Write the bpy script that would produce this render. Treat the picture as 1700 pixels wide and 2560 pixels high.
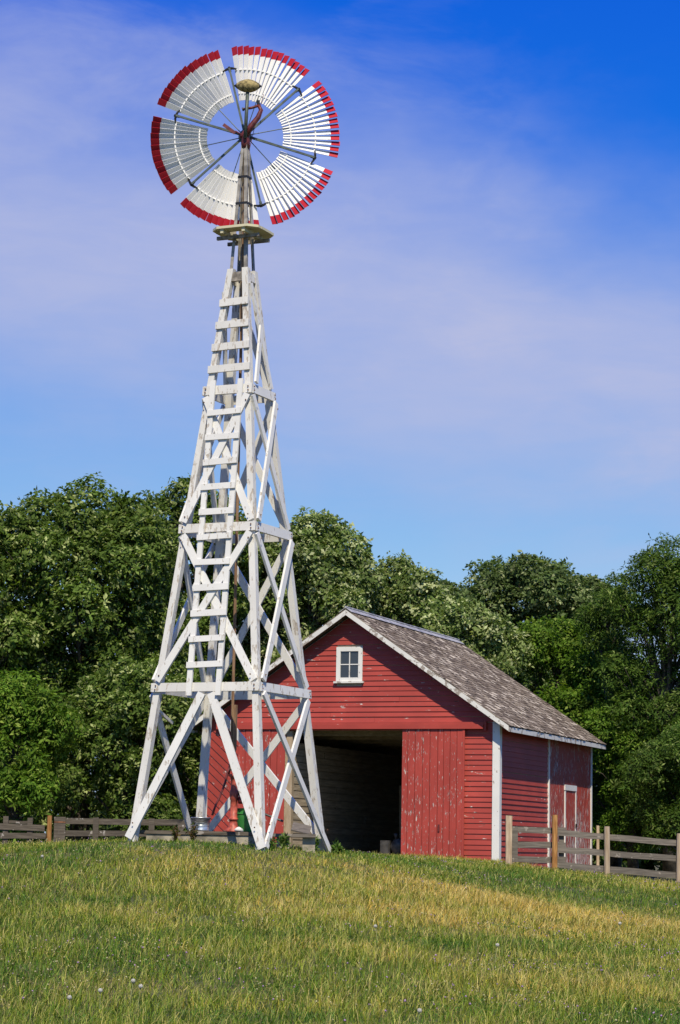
import bpy, math, random
import numpy as np
from mathutils import Vector, Matrix

# ------------------------------------------------------------------ clear
for o in list(bpy.data.objects):
    bpy.data.objects.remove(o)
scene = bpy.context.scene
COL = scene.collection
R = math.radians
random.seed(7)
rng = np.random.default_rng(11)

# ------------------------------------------------------------------ camera
EYE = 1.65
PITCH = math.atan(845 / 5800.0)
ROLL = 0.018
cd = bpy.data.cameras.new('camera')
cam = bpy.data.objects.new('camera', cd)
COL.objects.link(cam)
cd.sensor_fit = 'VERTICAL'
cd.sensor_height = 36.0
cd.lens = 5800 * 36.0 / 2560
cd.clip_start = 0.5
cd.clip_end = 3000
fw = Vector((0, math.cos(PITCH), math.sin(PITCH)))
r0 = Vector((1, 0, 0))
u0 = Vector((0, -math.sin(PITCH), math.cos(PITCH)))
upv = u0 * math.cos(ROLL) - r0 * math.sin(ROLL)
rtv = r0 * math.cos(ROLL) + u0 * math.sin(ROLL)
m = Matrix((rtv, upv, -fw)).transposed().to_4x4()
m.translation = Vector((0, 0, EYE))
cam.matrix_world = m
scene.camera = cam

# ------------------------------------------------------------------ sky, sun, exposure
SUN_EL, SUN_AZ = R(52), R(5.5)          # azimuth to the right of straight behind the camera
world = bpy.data.worlds.new('World')
scene.world = world
world.use_nodes = True
nt = world.node_tree
nt.nodes.clear()


def N(tree, kind, **kw):
    n = tree.nodes.new(kind)
    for k, v in kw.items():
        if k in n.inputs.keys() if hasattr(n.inputs, 'keys') else False:
            n.inputs[k].default_value = v
        else:
            setattr(n, k, v)
    return n


def math_node(tree, op, a, b=None, clamp=False):
    n = tree.nodes.new('ShaderNodeMath')
    n.operation = op
    n.use_clamp = clamp
    for i, v in enumerate((a, b)):
        if v is None:
            continue
        if isinstance(v, (int, float)):
            n.inputs[i].default_value = v
        else:
            tree.links.new(v, n.inputs[i])
    return n.outputs[0]


def maprange(tree, v, a, b, c=0.0, d=1.0, smooth=True):
    n = tree.nodes.new('ShaderNodeMapRange')
    n.interpolation_type = 'SMOOTHSTEP' if smooth else 'LINEAR'
    tree.links.new(v, n.inputs['Value'])
    n.inputs['From Min'].default_value = a
    n.inputs['From Max'].default_value = b
    n.inputs['To Min'].default_value = c
    n.inputs['To Max'].default_value = d
    return n.outputs['Result']


def noise(tree, vec, scale, detail=4.0, rough=0.5, dist=0.0):
    n = tree.nodes.new('ShaderNodeTexNoise')
    n.inputs['Scale'].default_value = scale
    n.inputs['Detail'].default_value = detail
    n.inputs['Roughness'].default_value = rough
    n.inputs['Distortion'].default_value = dist
    if vec is not None:
        tree.links.new(vec, n.inputs['Vector'])
    return n.outputs['Fac']


def mapping(tree, vec, scale=(1, 1, 1), rot=(0, 0, 0), loc=(0, 0, 0)):
    n = tree.nodes.new('ShaderNodeMapping')
    n.inputs['Scale'].default_value = scale
    n.inputs['Rotation'].default_value = rot
    n.inputs['Location'].default_value = loc
    tree.links.new(vec, n.inputs['Vector'])
    return n.outputs[0]


def mix(tree, fac, a, b, blend='MIX'):
    n = tree.nodes.new('ShaderNodeMix')
    n.data_type = 'RGBA'
    n.blend_type = blend
    fi, ai, bi = n.inputs[0], n.inputs[6], n.inputs[7]
    for sock, v in ((fi, fac), (ai, a), (bi, b)):
        if isinstance(v, (int, float)):
            sock.default_value = v
        elif isinstance(v, (tuple, list)):
            sock.default_value = tuple(v) + ((1.0,) if len(v) == 3 else ())
        else:
            tree.links.new(v, sock)
    return n.outputs[2]


CLOUDC = (4.75, 5.05, 7.25)
sky = nt.nodes.new('ShaderNodeTexSky')
sky.sky_type = 'NISHITA'
sky.sun_disc = False
sky.sun_elevation = SUN_EL
sky.sun_rotation = math.atan2(math.sin(SUN_AZ), -math.cos(SUN_AZ))
sky.altitude = 300
sky.air_density = 1.0
sky.dust_density = 0.35
sky.ozone_density = 6.0
tc = nt.nodes.new('ShaderNodeTexCoord')
gen = tc.outputs['Generated']
# deep polarised blue overhead, paler towards the horizon: one curve per channel
sepc = nt.nodes.new('ShaderNodeSeparateColor')
nt.links.new(sky.outputs[0], sepc.inputs[0])
comb = nt.nodes.new('ShaderNodeCombineColor')
for i_, (gain, gam, top_) in enumerate(((0.039, 3.5, 4.0), (0.325, 1.72, 6.0), (3.85, 0.41, 9.0))):
    pw = math_node(nt, 'MULTIPLY', math_node(nt, 'POWER', sepc.outputs[i_], gam), gain)
    nt.links.new(math_node(nt, 'MINIMUM', pw, top_), comb.inputs[i_])
# thin high cloud: one long band of cirrus across the sky, broken up by noise
vd = nt.nodes.new('ShaderNodeVectorMath')
vd.operation = 'DOT_PRODUCT'
vd.inputs[1].default_value = (-0.2100, 0.2225, -0.9520)
nt.links.new(gen, vd.inputs[0])
wob = noise(nt, mapping(nt, gen, (5, 5, 9)), 1.3, 5, 0.55)
dd = math_node(nt, 'ADD', vd.outputs['Value'], math_node(nt, 'MULTIPLY', math_node(nt, 'SUBTRACT', wob, 0.5), 0.11))
band = math_node(nt, 'SUBTRACT', maprange(nt, dd, -0.125, 0.0, 0.0, 1.0), maprange(nt, dd, 0.005, 0.09, 0.0, 0.55))
wisp = maprange(nt, noise(nt, mapping(nt, gen, (6, 6, 15), (0, 0.25, 0)), 1.7, 7, 0.6, 0.5), 0.42, 0.75, 0.0, 0.55)
left = maprange(nt, noise(nt, mapping(nt, gen, (3.2, 3.2, 4.0), (0, 0, 0), (0.35, 0.1, 0)), 1.0, 3), 0.35, 0.7)
fib = maprange(nt, noise(nt, mapping(nt, gen, (7, 7, 34), (0, 0.28, 0)), 2.6, 8, 0.62, 0.6), 0.3, 0.7, 0.75, 0.83)
cl = math_node(nt, 'ADD', math_node(nt, 'MULTIPLY', band, fib), math_node(nt, 'MULTIPLY', math_node(nt, 'MULTIPLY', wisp, left), 0.5), clamp=True)
cloudcol = mix(nt, cl, comb.outputs[0], CLOUDC)
bg = nt.nodes.new('ShaderNodeBackground')
bg.inputs['Strength'].default_value = 0.085
nt.links.new(cloudcol, bg.inputs['Color'])
wo = nt.nodes.new('ShaderNodeOutputWorld')
nt.links.new(bg.outputs[0], wo.inputs['Surface'])

sd = bpy.data.lights.new('sun', 'SUN')
sd.energy = 4.7
sd.angle = R(0.5)
sd.color = (1.0, 0.905, 0.72)
sun = bpy.data.objects.new('sun', sd)
COL.objects.link(sun)
to_sun = Vector((math.sin(SUN_AZ) * math.cos(SUN_EL), -math.cos(SUN_AZ) * math.cos(SUN_EL), math.sin(SUN_EL)))
sun.rotation_euler = to_sun.to_track_quat('Z', 'Y').to_euler()
sun.location = (5, -20, 40)

vs = scene.view_settings
vs.view_transform = 'Standard'
vs.look = 'None'
vs.exposure = 0.28
vs.gamma = 1.0
vs.use_curve_mapping = False


# ------------------------------------------------------------------ helpers
def link(o, parent=None):
    COL.objects.link(o)
    if parent is not None:
        o.parent = parent
    return o


def mesh(verts, faces, mats, smooth=False, fmat=None, name='m'):
    me = bpy.data.meshes.new(name)
    me.from_pydata([tuple(v) for v in verts], [], faces)
    for mt in (mats if isinstance(mats, (list, tuple)) else [mats]):
        me.materials.append(mt)
    if fmat is not None:
        me.polygons.foreach_set('material_index', fmat)
    if smooth:
        me.polygons.foreach_set('use_smooth', [True] * len(faces))
    me.update()
    return me


class MB:
    """collects shapes that belong to one piece"""

    def __init__(s):
        s.v, s.f, s.m, s.cur = [], [], [], 0

    def add(s, vs_, fs_):
        b = len(s.v)
        s.v += [tuple(v) for v in vs_]
        s.f += [tuple(i + b for i in f) for f in fs_]
        s.m += [s.cur] * len(fs_)

    def hexa(s, q):      # 8 corners: 0-3 bottom loop, 4-7 top loop
        s.add(q, [(3, 2, 1, 0), (4, 5, 6, 7), (0, 1, 5, 4), (1, 2, 6, 5), (2, 3, 7, 6), (3, 0, 4, 7)])

    def box(s, x0, x1, y0, y1, z0, z1):
        s.hexa([(x0, y0, z0), (x1, y0, z0), (x1, y1, z0), (x0, y1, z0), (x0, y0, z1), (x1, y0, z1), (x1, y1, z1), (x0, y1, z1)])

    def beam(s, p0, p1, n, w, t, off=0.0, w1=None):
        """board p0->p1, width w across, thickness t along n starting at off"""
        p0, p1, n = Vector(p0), Vector(p1), Vector(n).normalized()
        a = (p1 - p0).normalized()
        n = (n - a * n.dot(a)).normalized()
        c = a.cross(n).normalized()
        w1 = w if w1 is None else w1
        q = []
        for p, ww in ((p0, w), (p1, w1)):
            q += [p + n * off - c * ww / 2, p + n * off + c * ww / 2, p + n * (off + t) + c * ww / 2, p + n * (off + t) - c * ww / 2]
        s.hexa(q)

    def tube(s, pts, rad, k=8, cap=True):
        pts = [Vector(p) for p in pts]
        if isinstance(rad, (int, float)):
            rad = [rad] * len(pts)
        rings = []
        prev = None
        for i, p in enumerate(pts):
            d = (pts[min(i + 1, len(pts) - 1)] - pts[max(i - 1, 0)]).normalized()
            if prev is None:
                u = d.orthogonal().normalized()
            else:
                u = (prev - d * prev.dot(d)).normalized()
            prev = u
            w = d.cross(u)
            rings.append([p + (u * math.cos(2 * math.pi * j / k) + w * math.sin(2 * math.pi * j / k)) * rad[i] for j in range(k)])
        vs_ = [v for r in rings for v in r]
        fs_ = []
        for i in range(len(pts) - 1):
            for j in range(k):
                fs_.append((i * k + j, i * k + (j + 1) % k, (i + 1) * k + (j + 1) % k, (i + 1) * k + j))
        if cap:
            fs_.append(tuple(reversed(range(k))))
            fs_.append(tuple(range((len(pts) - 1) * k, len(pts) * k)))
        s.add(vs_, fs_)

    def lathe(s, prof, c=(0, 0, 0), k=16, axis='z', cap=True):
        pts = []
        for r, z in prof:
            for j in range(k):
                a = 2 * math.pi * j / k
                if axis == 'z':
                    pts.append((c[0] + r * math.cos(a), c[1] + r * math.sin(a), c[2] + z))
                elif axis == 'x':
                    pts.append((c[0] + z, c[1] + r * math.cos(a), c[2] + r * math.sin(a)))
                else:
                    pts.append((c[0] + r * math.sin(a), c[1] + z, c[2] + r * math.cos(a)))
        fs_ = []
        for i in range(len(prof) - 1):
            for j in range(k):
                fs_.append((i * k + j, i * k + (j + 1) % k, (i + 1) * k + (j + 1) % k, (i + 1) * k + j))
        if cap:
            fs_.append(tuple(reversed(range(k))))
            fs_.append(tuple(range((len(prof) - 1) * k, len(prof) * k)))
        s.add(pts, fs_)

    def jitter(s, a):
        s.v = [(x + random.uniform(-a, a), y + random.uniform(-a, a), z + random.uniform(-a, a)) for x, y, z in s.v]

    def build(s, name, mats, parent=None, smooth=False):
        me = mesh(s.v, s.f, mats, smooth, s.m, name)
        return link(bpy.data.objects.new(name, me), parent)


def tag(o, label, cat, group=None, kind=None):
    if label:
        o['label'] = label
    if cat:
        o['category'] = cat
    if group:
        o['group'] = group
    if kind:
        o['kind'] = kind
    return o


def thing(name, label, cat, loc=(0, 0, 0), rz=0.0, group=None):
    o = bpy.data.objects.new(name, None)
    o.empty_display_size = 0.2
    link(o)
    o.location = loc
    o.rotation_euler = (0, 0, rz)
    return tag(o, label, cat, group)


def node_part(name, parent):
    o = bpy.data.objects.new(name, None)
    o.empty_display_size = 0.1
    return link(o, parent)


# ------------------------------------------------------------------ materials
MATS = {}


def base_mat(name):
    mt = bpy.data.materials.new(name)
    mt.use_nodes = True
    t = mt.node_tree
    b = t.nodes['Principled BSDF']
    MATS[name] = mt
    return mt, t, b


def coord(t):
    n = t.nodes.new('ShaderNodeTexCoord')
    return n.outputs['Object']


def bump(t, b, h, strength=0.3, dist=0.01):
    n = t.nodes.new('ShaderNodeBump')
    n.inputs['Strength'].default_value = strength
    n.inputs['Distance'].default_value = dist
    t.links.new(h, n.inputs['Height'])
    t.links.new(n.outputs[0], b.inputs['Normal'])


def plain(name, col, rough=0.6, metal=0.0, vary=0.15, scale=6.0, bumpy=0.1, spec=0.4):
    mt, t, b = base_mat(name)
    co = coord(t)
    n1 = noise(t, co, scale, 5)
    dark = tuple(c * (1 - vary * 2) for c in col)
    lite = tuple(min(1, c * (1 + vary)) for c in col)
    t.links.new(mix(t, maprange(t, n1, 0.3, 0.7), dark, lite), b.inputs['Base Color'])
    b.inputs['Roughness'].default_value = rough
    b.inputs['Metallic'].default_value = metal
    b.inputs['Specular IOR Level'].default_value = spec
    if bumpy:
        bump(t, b, noise(t, co, scale * 8, 3), bumpy, 0.01)
    return mt


def painted(name, paint, under, stretch=(1, 1, 1), amount=0.62, scale=9.0, rot=(0, 0, 0), under2=None, grain=(1, 1, 1), fade=0.16, zfade=None, rough=0.55):
    """paint over wood, flaked off in spots"""
    mt, t, b = base_mat(name)
    co = coord(t)
    vv = mapping(t, co, stretch, rot)
    oi = t.nodes.new('ShaderNodeObjectInfo')
    add = t.nodes.new('ShaderNodeVectorMath')
    add.operation = 'ADD'
    t.links.new(vv, add.inputs[0])
    sc = t.nodes.new('ShaderNodeVectorMath')
    sc.operation = 'SCALE'
    sc.inputs[0].default_value = (13.1, 7.7, 5.3)
    t.links.new(oi.outputs['Random'], sc.inputs['Scale'])
    t.links.new(sc.outputs[0], add.inputs[1])
    vo = add.outputs[0]
    tone = noise(t, co, 1.1, 4)
    tone2 = noise(t, vo, 3.0, 3)
    p = mix(t, maprange(t, tone, 0.3, 0.7), tuple(c * (1 - fade) for c in paint), tuple(min(1, c * (1 + fade * .6)) for c in paint))
    p = mix(t, maprange(t, tone2, 0.35, 0.7, 0, 0.5), p, tuple(c * (1 - fade * 1.2) for c in paint))
    p = mix(t, math_node(t, 'MULTIPLY', oi.outputs['Random'], 0.22), p, tuple(c * 0.72 for c in paint))
    fine = noise(t, vo, scale, 6, 0.62)
    big = noise(t, co, 0.9, 3)
    f = math_node(t, 'ADD', fine, math_node(t, 'MULTIPLY', math_node(t, 'SUBTRACT', big, 0.5), 0.28))
    if zfade:
        sp = t.nodes.new('ShaderNodeSeparateXYZ')
        t.links.new(co, sp.inputs[0])
        f = math_node(t, 'ADD', f, maprange(t, sp.outputs[2], zfade[0], zfade[1], zfade[2], 0.0))
    mask = maprange(t, f, amount, amount + 0.035)
    u = under
    if under2:
        u = mix(t, maprange(t, noise(t, vo, scale * 2.3, 2), 0.4, 0.6), under, under2)
    t.links.new(mix(t, mask, p, u), b.inputs['Base Color'])
    t.links.new(maprange(t, mask, 0, 1, rough, 0.85), b.inputs['Roughness'])
    b.inputs['Specular IOR Level'].default_value = 0.3
    h = math_node(t, 'SUBTRACT', math_node(t, 'MULTIPLY', noise(t, mapping(t, co, grain, rot), 40, 3), 0.35), mask)
    bump(t, b, h, 0.35, 0.006)
    return mt


def wood(name, c1, c2, stretch, scale=6.0, rough=0.8, rot=(0, 0, 0), spots=None):
    mt, t, b = base_mat(name)
    co = coord(t)
    oi = t.nodes.new('ShaderNodeObjectInfo')
    v = mapping(t, co, stretch, rot)
    add = t.nodes.new('ShaderNodeVectorMath')
    add.operation = 'ADD'
    sc = t.nodes.new('ShaderNodeVectorMath')
    sc.operation = 'SCALE'
    sc.inputs[0].default_value = (9.0, 5.0, 7.0)
    t.links.new(oi.outputs['Random'], sc.inputs['Scale'])
    t.links.new(v, add.inputs[0])
    t.links.new(sc.outputs[0], add.inputs[1])
    n1 = noise(t, add.outputs[0], scale, 6, 0.6)
    c = mix(t, maprange(t, n1, 0.3, 0.72), c1, c2)
    c = mix(t, math_node(t, 'MULTIPLY', oi.outputs['Random'], 0.35), c, tuple(x * 0.6 for x in c1))
    if spots:
        c = mix(t, maprange(t, noise(t, co, 7, 4), 0.62, 0.68), c, spots)
    t.links.new(c, b.inputs['Base Color'])
    b.inputs['Roughness'].default_value = rough
    b.inputs['Specular IOR Level'].default_value = 0.25
    bump(t, b, n1, 0.4, 0.01)
    return mt


def attr_mat(name, attr='Col', rough=0.6, trans=0.0, spec=0.3):
    mt, t, b = base_mat(name)
    a = t.nodes.new('ShaderNodeAttribute')
    a.attribute_name = attr
    t.links.new(a.outputs['Color'], b.inputs['Base Color'])
    b.inputs['Roughness'].default_value = rough
    b.inputs['Specular IOR Level'].default_value = spec
    if trans:
        tr = t.nodes.new('ShaderNodeBsdfTranslucent')
        mul = mix(t, 1.0, a.outputs['Color'], (1.15, 1.3, 0.55), 'MULTIPLY')
        t.links.new(mul, tr.inputs['Color'])
        ms = t.nodes.new('ShaderNodeMixShader')
        ms.inputs[0].default_value = trans
        t.links.new(b.outputs[0], ms.inputs[1])
        t.links.new(tr.outputs[0], ms.inputs[2])
        t.links.new(ms.outputs[0], t.nodes['Material Output'].inputs['Surface'])
    return mt


RED = (0.375, 0.055, 0.040)
PRIMER, PRIMER2 = (0.62, 0.52, 0.47), (0.13, 0.055, 0.045)
M_red_h = painted('red_siding_paint', RED, PRIMER, (0.5, 0.5, 2.0), 0.645, 8.0, under2=PRIMER2)
M_red_v = painted('red_plank_paint', RED, PRIMER, (4.5, 4.5, 0.8), 0.605, 8.0, under2=PRIMER2, zfade=(0.1, 1.1, 0.045))
M_red_d = painted('red_diagonal_paint', RED, PRIMER, (1.5, 1.5, 1.5), 0.62, 6.0, under2=PRIMER2, zfade=(0.0, 1.9, 0.03))
M_red_side = painted('red_side_paint', (0.385, 0.055, 0.036), PRIMER, (1, 0.5, 2.0), 0.665, 8.0, under2=PRIMER2, zfade=(0.3, 1.7, 0.05))
M_red_sided = painted('red_side_diagonal_paint', (0.385, 0.055, 0.036), PRIMER, (1, 4.0, 0.6), 0.575, 5.0, rot=(R(28), 0, 0), under2=PRIMER2, zfade=(0.0, 1.9, 0.13))
M_red_plain = painted('red_trim_paint', RED, PRIMER, (0.6, 0.6, 2.0), 0.71, 7.0)
M_white = painted('white_tower_paint', (0.70, 0.685, 0.64), (0.36, 0.31, 0.25), (1.8, 1.8, 0.6), 0.605, 9.0, fade=0.07, under2=(0.5, 0.46, 0.4))
M_white_old = painted('worn_white_paint', (0.65, 0.63, 0.58), (0.35, 0.30, 0.24), (1.8, 1.8, 0.6), 0.565, 8.0, fade=0.10, under2=(0.5, 0.46, 0.4))
M_trim = painted('white_trim_paint', (0.70, 0.685, 0.64), (0.36, 0.31, 0.27), (1.5, 1.5, 0.8), 0.61, 8.0, fade=0.06)
M_rake = painted('flaked_rake_paint', (0.66, 0.64, 0.59), (0.30, 0.26, 0.22), (1.0, 1.0, 1.0), 0.54, 6.0, fade=0.08)
M_blade = painted('blade_white_paint', (0.80, 0.785, 0.745), (0.45, 0.43, 0.4), (1, 1, 1), 0.70, 5.0, fade=0.05, rough=0.45)
M_tip = painted('blade_red_paint', (0.42, 0.016, 0.028), (0.3, 0.05, 0.05), (1, 1, 1), 0.72, 6.0, fade=0.08, rough=0.45)
M_ochre = painted('ochre_platform_paint', (0.60, 0.55, 0.36), (0.36, 0.32, 0.24), (1, 1, 1), 0.60, 6.0, fade=0.1)
M_darkgreen = plain('dark_green_steel', (0.075, 0.095, 0.08), 0.45, 0.2, 0.2, 9)
M_steel = plain('galvanized_mast_steel', (0.33, 0.30, 0.25), 0.55, 0.15, 0.22, 7, 0.08)
M_mastdark = plain('weathered_mast_wood', (0.26, 0.225, 0.18), 0.75, 0.0, 0.3, 9)
M_casting = plain('maroon_cast_iron', (0.13, 0.025, 0.025), 0.5, 0.1, 0.25, 12)
M_iron = plain('black_iron', (0.03, 0.03, 0.03), 0.5, 0.4, 0.2, 9)
M_weight = plain('ochre_counterweight', (0.30, 0.235, 0.10), 0.9, 0, 0.35, 16, 0.9)
M_rod = wood('brown_rod_wood', (0.16, 0.09, 0.05), (0.30, 0.19, 0.11), (6, 6, 0.5))
M_grey = wood('grey_barnwood', (0.105, 0.090, 0.074), (0.22, 0.19, 0.157), (0.7, 3, 9), 4.0, spots=(0.28, 0.245, 0.205))
M_greyd = wood('dark_weathered_board', (0.062, 0.050, 0.038), (0.145, 0.12, 0.092), (0.7, 3, 9), 4.0, spots=(0.3, 0.27, 0.24))
M_post = wood('pale_split_post', (0.32, 0.23, 0.145), (0.52, 0.41, 0.29), (7, 7, 0.7), 4.0)
M_posto = wood('orange_cedar_post', (0.24, 0.10, 0.025), (0.47, 0.25, 0.085), (7, 7, 0.9), 4.0)
M_inner = wood('bare_inside_board', (0.30, 0.24, 0.17), (0.52, 0.43, 0.32), (2, 0.5, 8), 4.0)
M_jamb = wood('bare_jamb_wood', (0.30, 0.22, 0.14), (0.47, 0.37, 0.25), (8, 8, 0.8), 4.0)
M_dirt = plain('dirt_floor', (0.38, 0.32, 0.23), 0.95, 0, 0.3, 3, 0.4)
M_pump = plain('red_orange_pump_paint', (0.40, 0.08, 0.05), 0.5, 0.0, 0.25, 14, 0.15)
M_pumpd = plain('dark_red_pump_iron', (0.14, 0.025, 0.022), 0.55, 0.0, 0.25, 14, 0.15)
M_green = plain('green_tub_paint', (0.045, 0.24, 0.055), 0.4, 0.0, 0.12, 5, 0.05)
M_zinc = plain('zinc_bucket', (0.55, 0.58, 0.60), 0.38, 0.8, 0.2, 9, 0.1)
M_concrete = plain('pale_concrete', (0.30, 0.265, 0.20), 0.9, 0, 0.25, 5, 0.4)
M_stone = plain('white_stone', (0.62, 0.60, 0.56), 0.8, 0, 0.12, 8, 0.3)
M_ridge = plain('grey_ridge_metal', (0.38, 0.37, 0.35), 0.5, 0.15, 0.2, 5, 0.1)
M_rust = plain('rusty_iron', (0.22, 0.10, 0.05), 0.8, 0.2, 0.3, 12, 0.3)
M_bark = plain('oak_bark', (0.085, 0.07, 0.055), 0.95, 0, 0.35, 5, 0.8)
M_machine = plain('grey_machine_paint', (0.07, 0.065, 0.06), 0.5, 0.3, 0.25, 8)
M_shingle = attr_mat('cedar_shingle', 'Col', 0.85, 0.0, 0.2)
M_leaf = attr_mat('leaf', 'Col', 0.6, 0.35, 0.10)
M_grass = attr_mat('grass_blade', 'Col', 0.5, 0.25, 0.3)
M_flower = attr_mat('clover_head', 'Col', 0.8, 0.0, 0.1)
M_fluff = plain('dandelion_fluff', (0.50, 0.48, 0.42), 0.95, 0, 0.1, 60, 0.0)
M_stem = plain('dandelion_stem', (0.28, 0.30, 0.12), 0.7, 0, 0.15, 8, 0.0)

gm, t, b = base_mat('glass_pane')
b.inputs['Base Color'].default_value = (0.035, 0.042, 0.05, 1)
b.inputs['Roughness'].default_value = 0.08
b.inputs['Specular IOR Level'].default_value = 0.6
bump(t, b, noise(t, coord(t), 6, 2), 0.05, 0.02)
M_glass = gm

mt, t, b = base_mat('meadow_soil')
co = coord(t)
c = mix(t, maprange(t, noise(t, co, 0.5, 5), 0.35, 0.65), (0.055, 0.070, 0.014), (0.13, 0.105, 0.03))
c = mix(t, maprange(t, noise(t, co, 9, 4), 0.4, 0.7), c, (0.03, 0.035, 0.012))
t.links.new(c, b.inputs['Base Color'])
b.inputs['Roughness'].default_value = 0.95
bump(t, b, noise(t, co, 14, 4), 0.6, 0.05)
M_soil = mt

# ------------------------------------------------------------------ ground
GP = np.array([(-5.7, 40, 1.53), (-3.5, 40.3, 1.74), (-1.2, 39.4, 1.64), (-.16, 41.6, 1.60), (.5, 45, 1.53), (1.56, 53, 1.50),
               (3.7, 53.5, 1.40), (4.8, 50, 1.28), (7.4, 50, 1.02), (5.6, 38, .55), (-3.8, 27, .45), (0, 28, .48), (4.3, 29, .30),
               (-3, 22, -.03), (0, 22, 0), (3.2, 22, .02), (0, 33, .87), (-4.7, 33, .95), (3.2, 40, .93), (-6, 50, 1.2), (-3, 50, 1.35),
               (-9, 40, 1.45), (-3.2, 56.5, 1.46), (-.2, 64.5, 1.3), (6.8, 61.8, 1.25), (-8, 58, 1.05), (9.5, 58, .9), (0, 12, -.06),
               (-4, 12, -.06), (4, 12, -.06), (0, 0, 0), (10, 0, 0), (-10, 0, 0), (13, 50, .65), (13, 30, .05), (-13, 30, .65),
               (-13, 45, 1.15), (15, 72, .8), (-15, 72, .9), (0, 76, .95)], float)


def _k(r2):
    return np.where(r2 > 1e-9, r2 * np.log(np.maximum(r2, 1e-9)), 0.0)


_n = len(GP)
_d = ((GP[:, None, :2] - GP[None, :, :2]) ** 2).sum(-1)
_A = np.zeros((_n + 3, _n + 3))
_A[:_n, :_n] = _k(_d) + np.eye(_n) * 3.0
_A[:_n, _n] = 1
_A[:_n, _n + 1:] = GP[:, :2]
_A[_n, :_n] = 1
_A[_n + 1:, :_n] = GP[:, :2].T
_w = np.linalg.solve(_A, np.concatenate([GP[:, 2], np.zeros(3)]))


def ground(x, y):
    x = np.asarray(x, float)
    y = np.asarray(y, float)
    xc, yc = np.clip(x, -14, 14), np.clip(y, -2, 76)
    r2 = (xc[..., None] - GP[:, 0]) ** 2 + (yc[..., None] - GP[:, 1]) ** 2
    z = _k(r2) @ _w[:_n] + _w[_n] + _w[_n + 1] * xc + _w[_n + 2] * yc
    far = np.hypot(x - xc, y - yc)
    f = np.clip(far / 60, 0, 1)
    f = f * f * (3 - 2 * f)
    return z * (1 - f) + 0.6 * f


def gz(x, y):
    return float(ground(np.array([x]), np.array([y]))[0])


xs = np.concatenate([np.array([-900, -400, -200, -110, -70, -45, -30, -22]), np.arange(-16, 16.01, 0.4), np.array([22, 30, 45, 70, 110, 200, 400, 900])])
ys = np.concatenate([np.array([-200, -90, -40, -15]), np.arange(-4, 16, 1.0), np.arange(16, 66, 0.4), np.arange(66, 80, 1.0), np.array([85, 95, 110, 140, 190, 280, 450, 900, 1500])])
XX, YY = np.meshgrid(xs, ys)
ZZ = ground(XX, YY)
inn = (np.abs(XX) < 15) & (YY > 10) & (YY < 66)
ZZ += np.where(inn, rng.normal(0, 0.008, ZZ.shape), 0)
nx = len(xs)
gv = np.stack([XX.ravel(), YY.ravel(), ZZ.ravel()], 1)
gf = [(j * nx + i, j * nx + i + 1, (j + 1) * nx + i + 1, (j + 1) * nx + i) for j in range(len(ys) - 1) for i in range(nx - 1)]
g = link(bpy.data.objects.new('ground', mesh(gv, gf, M_soil, True)))
g['kind'] = 'structure'

# ------------------------------------------------------------------ windmill
TZ = 1.6
TA = R(24.34)
wm = thing('windmill', 'tall white wooden windmill tower with ladder and wheel of white red-tipped blades', 'windmill', (-1.847, 41.0, TZ), -TA)


def outer(z):                       # half width over the legs at world height z
    return 1.01 - 0.1055 * (z - 4.39)


def fp(k, s, z, off=0.0):           # point on tower face k, lateral s in [-1,1], world height z
    o = outer(z)
    x, y = s * o, -o - off
    for _ in range(k):
        x, y = -y, x
    return Vector((x, y, z - TZ))


def fn(k):
    x, y = 0.0, -1.0
    for _ in range(k):
        x, y = -y, x
    return Vector((x, y, 0.1055)).normalized()


LW = 0.118
footz = {(-1, -1): (-3.47, 40.4), (1, -1): (-1.25, 39.35), (1, 1): (-.25, 41.6), (-1, 1): (-2.45, 42.65)}
FEET = {}
for (sx, sy), (fx, fy) in footz.items():
    zb = gz(fx, fy) - 0.06
    FEET[(sx, sy)] = zb
    mb = MB()
    zs = [zb, 2.6, 4.3, 5.8, 7.2, 8.6, 9.75, 11.0, 12.02 + random.uniform(-.03, .04)]
    rings = []
    for i, z in enumerate(zs):
        o = outer(z)
        w = LW + 0.012 * (z < 4)
        jx, jy = (random.uniform(-.004, .004), random.uniform(-.004, .004))
        a0, a1 = sx * o + jx, sx * (o - w) + jx
        b0, b1 = sy * o + jy, sy * (o - w) + jy
        rings.append([(a0, b0, z - TZ), (a1, b0, z - TZ), (a1, b1, z - TZ), (a0, b1, z - TZ)])
    if sx * sy < 0:
        rings = [list(reversed(r)) for r in rings]
    vs_ = [v for r in rings for v in r]
    fs_ = [(0, 1, 2, 3)[::-1]]
    for i in range(len(rings) - 1):
        for j in range(4):
            fs_.append((i * 4 + j, i * 4 + (j + 1) % 4, i * 4 + 4 + (j + 1) % 4, i * 4 + 4 + j))
    e = (len(rings) - 1) * 4
    fs_.append((e, e + 1, e + 2, e + 3))
    mb.add(vs_, fs_)
    mb.build('leg', M_white_old, wm)


def board(name, k, s0, z0, s1, z1, w, t_=0.042, off=0.002, mat=None, parent=wm, wob=0.006):
    mb = MB()
    p0, p1 = fp(k, s0, z0), fp(k, s1, z1)
    n = fn(k)
    mid = (p0 + p1) / 2 + n * random.uniform(-wob, wob) * .3
    mb.beam(p0, p1, n, w * random.uniform(.96, 1.04), t_, off)
    return mb.build(name, mat or M_white, parent)


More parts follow.
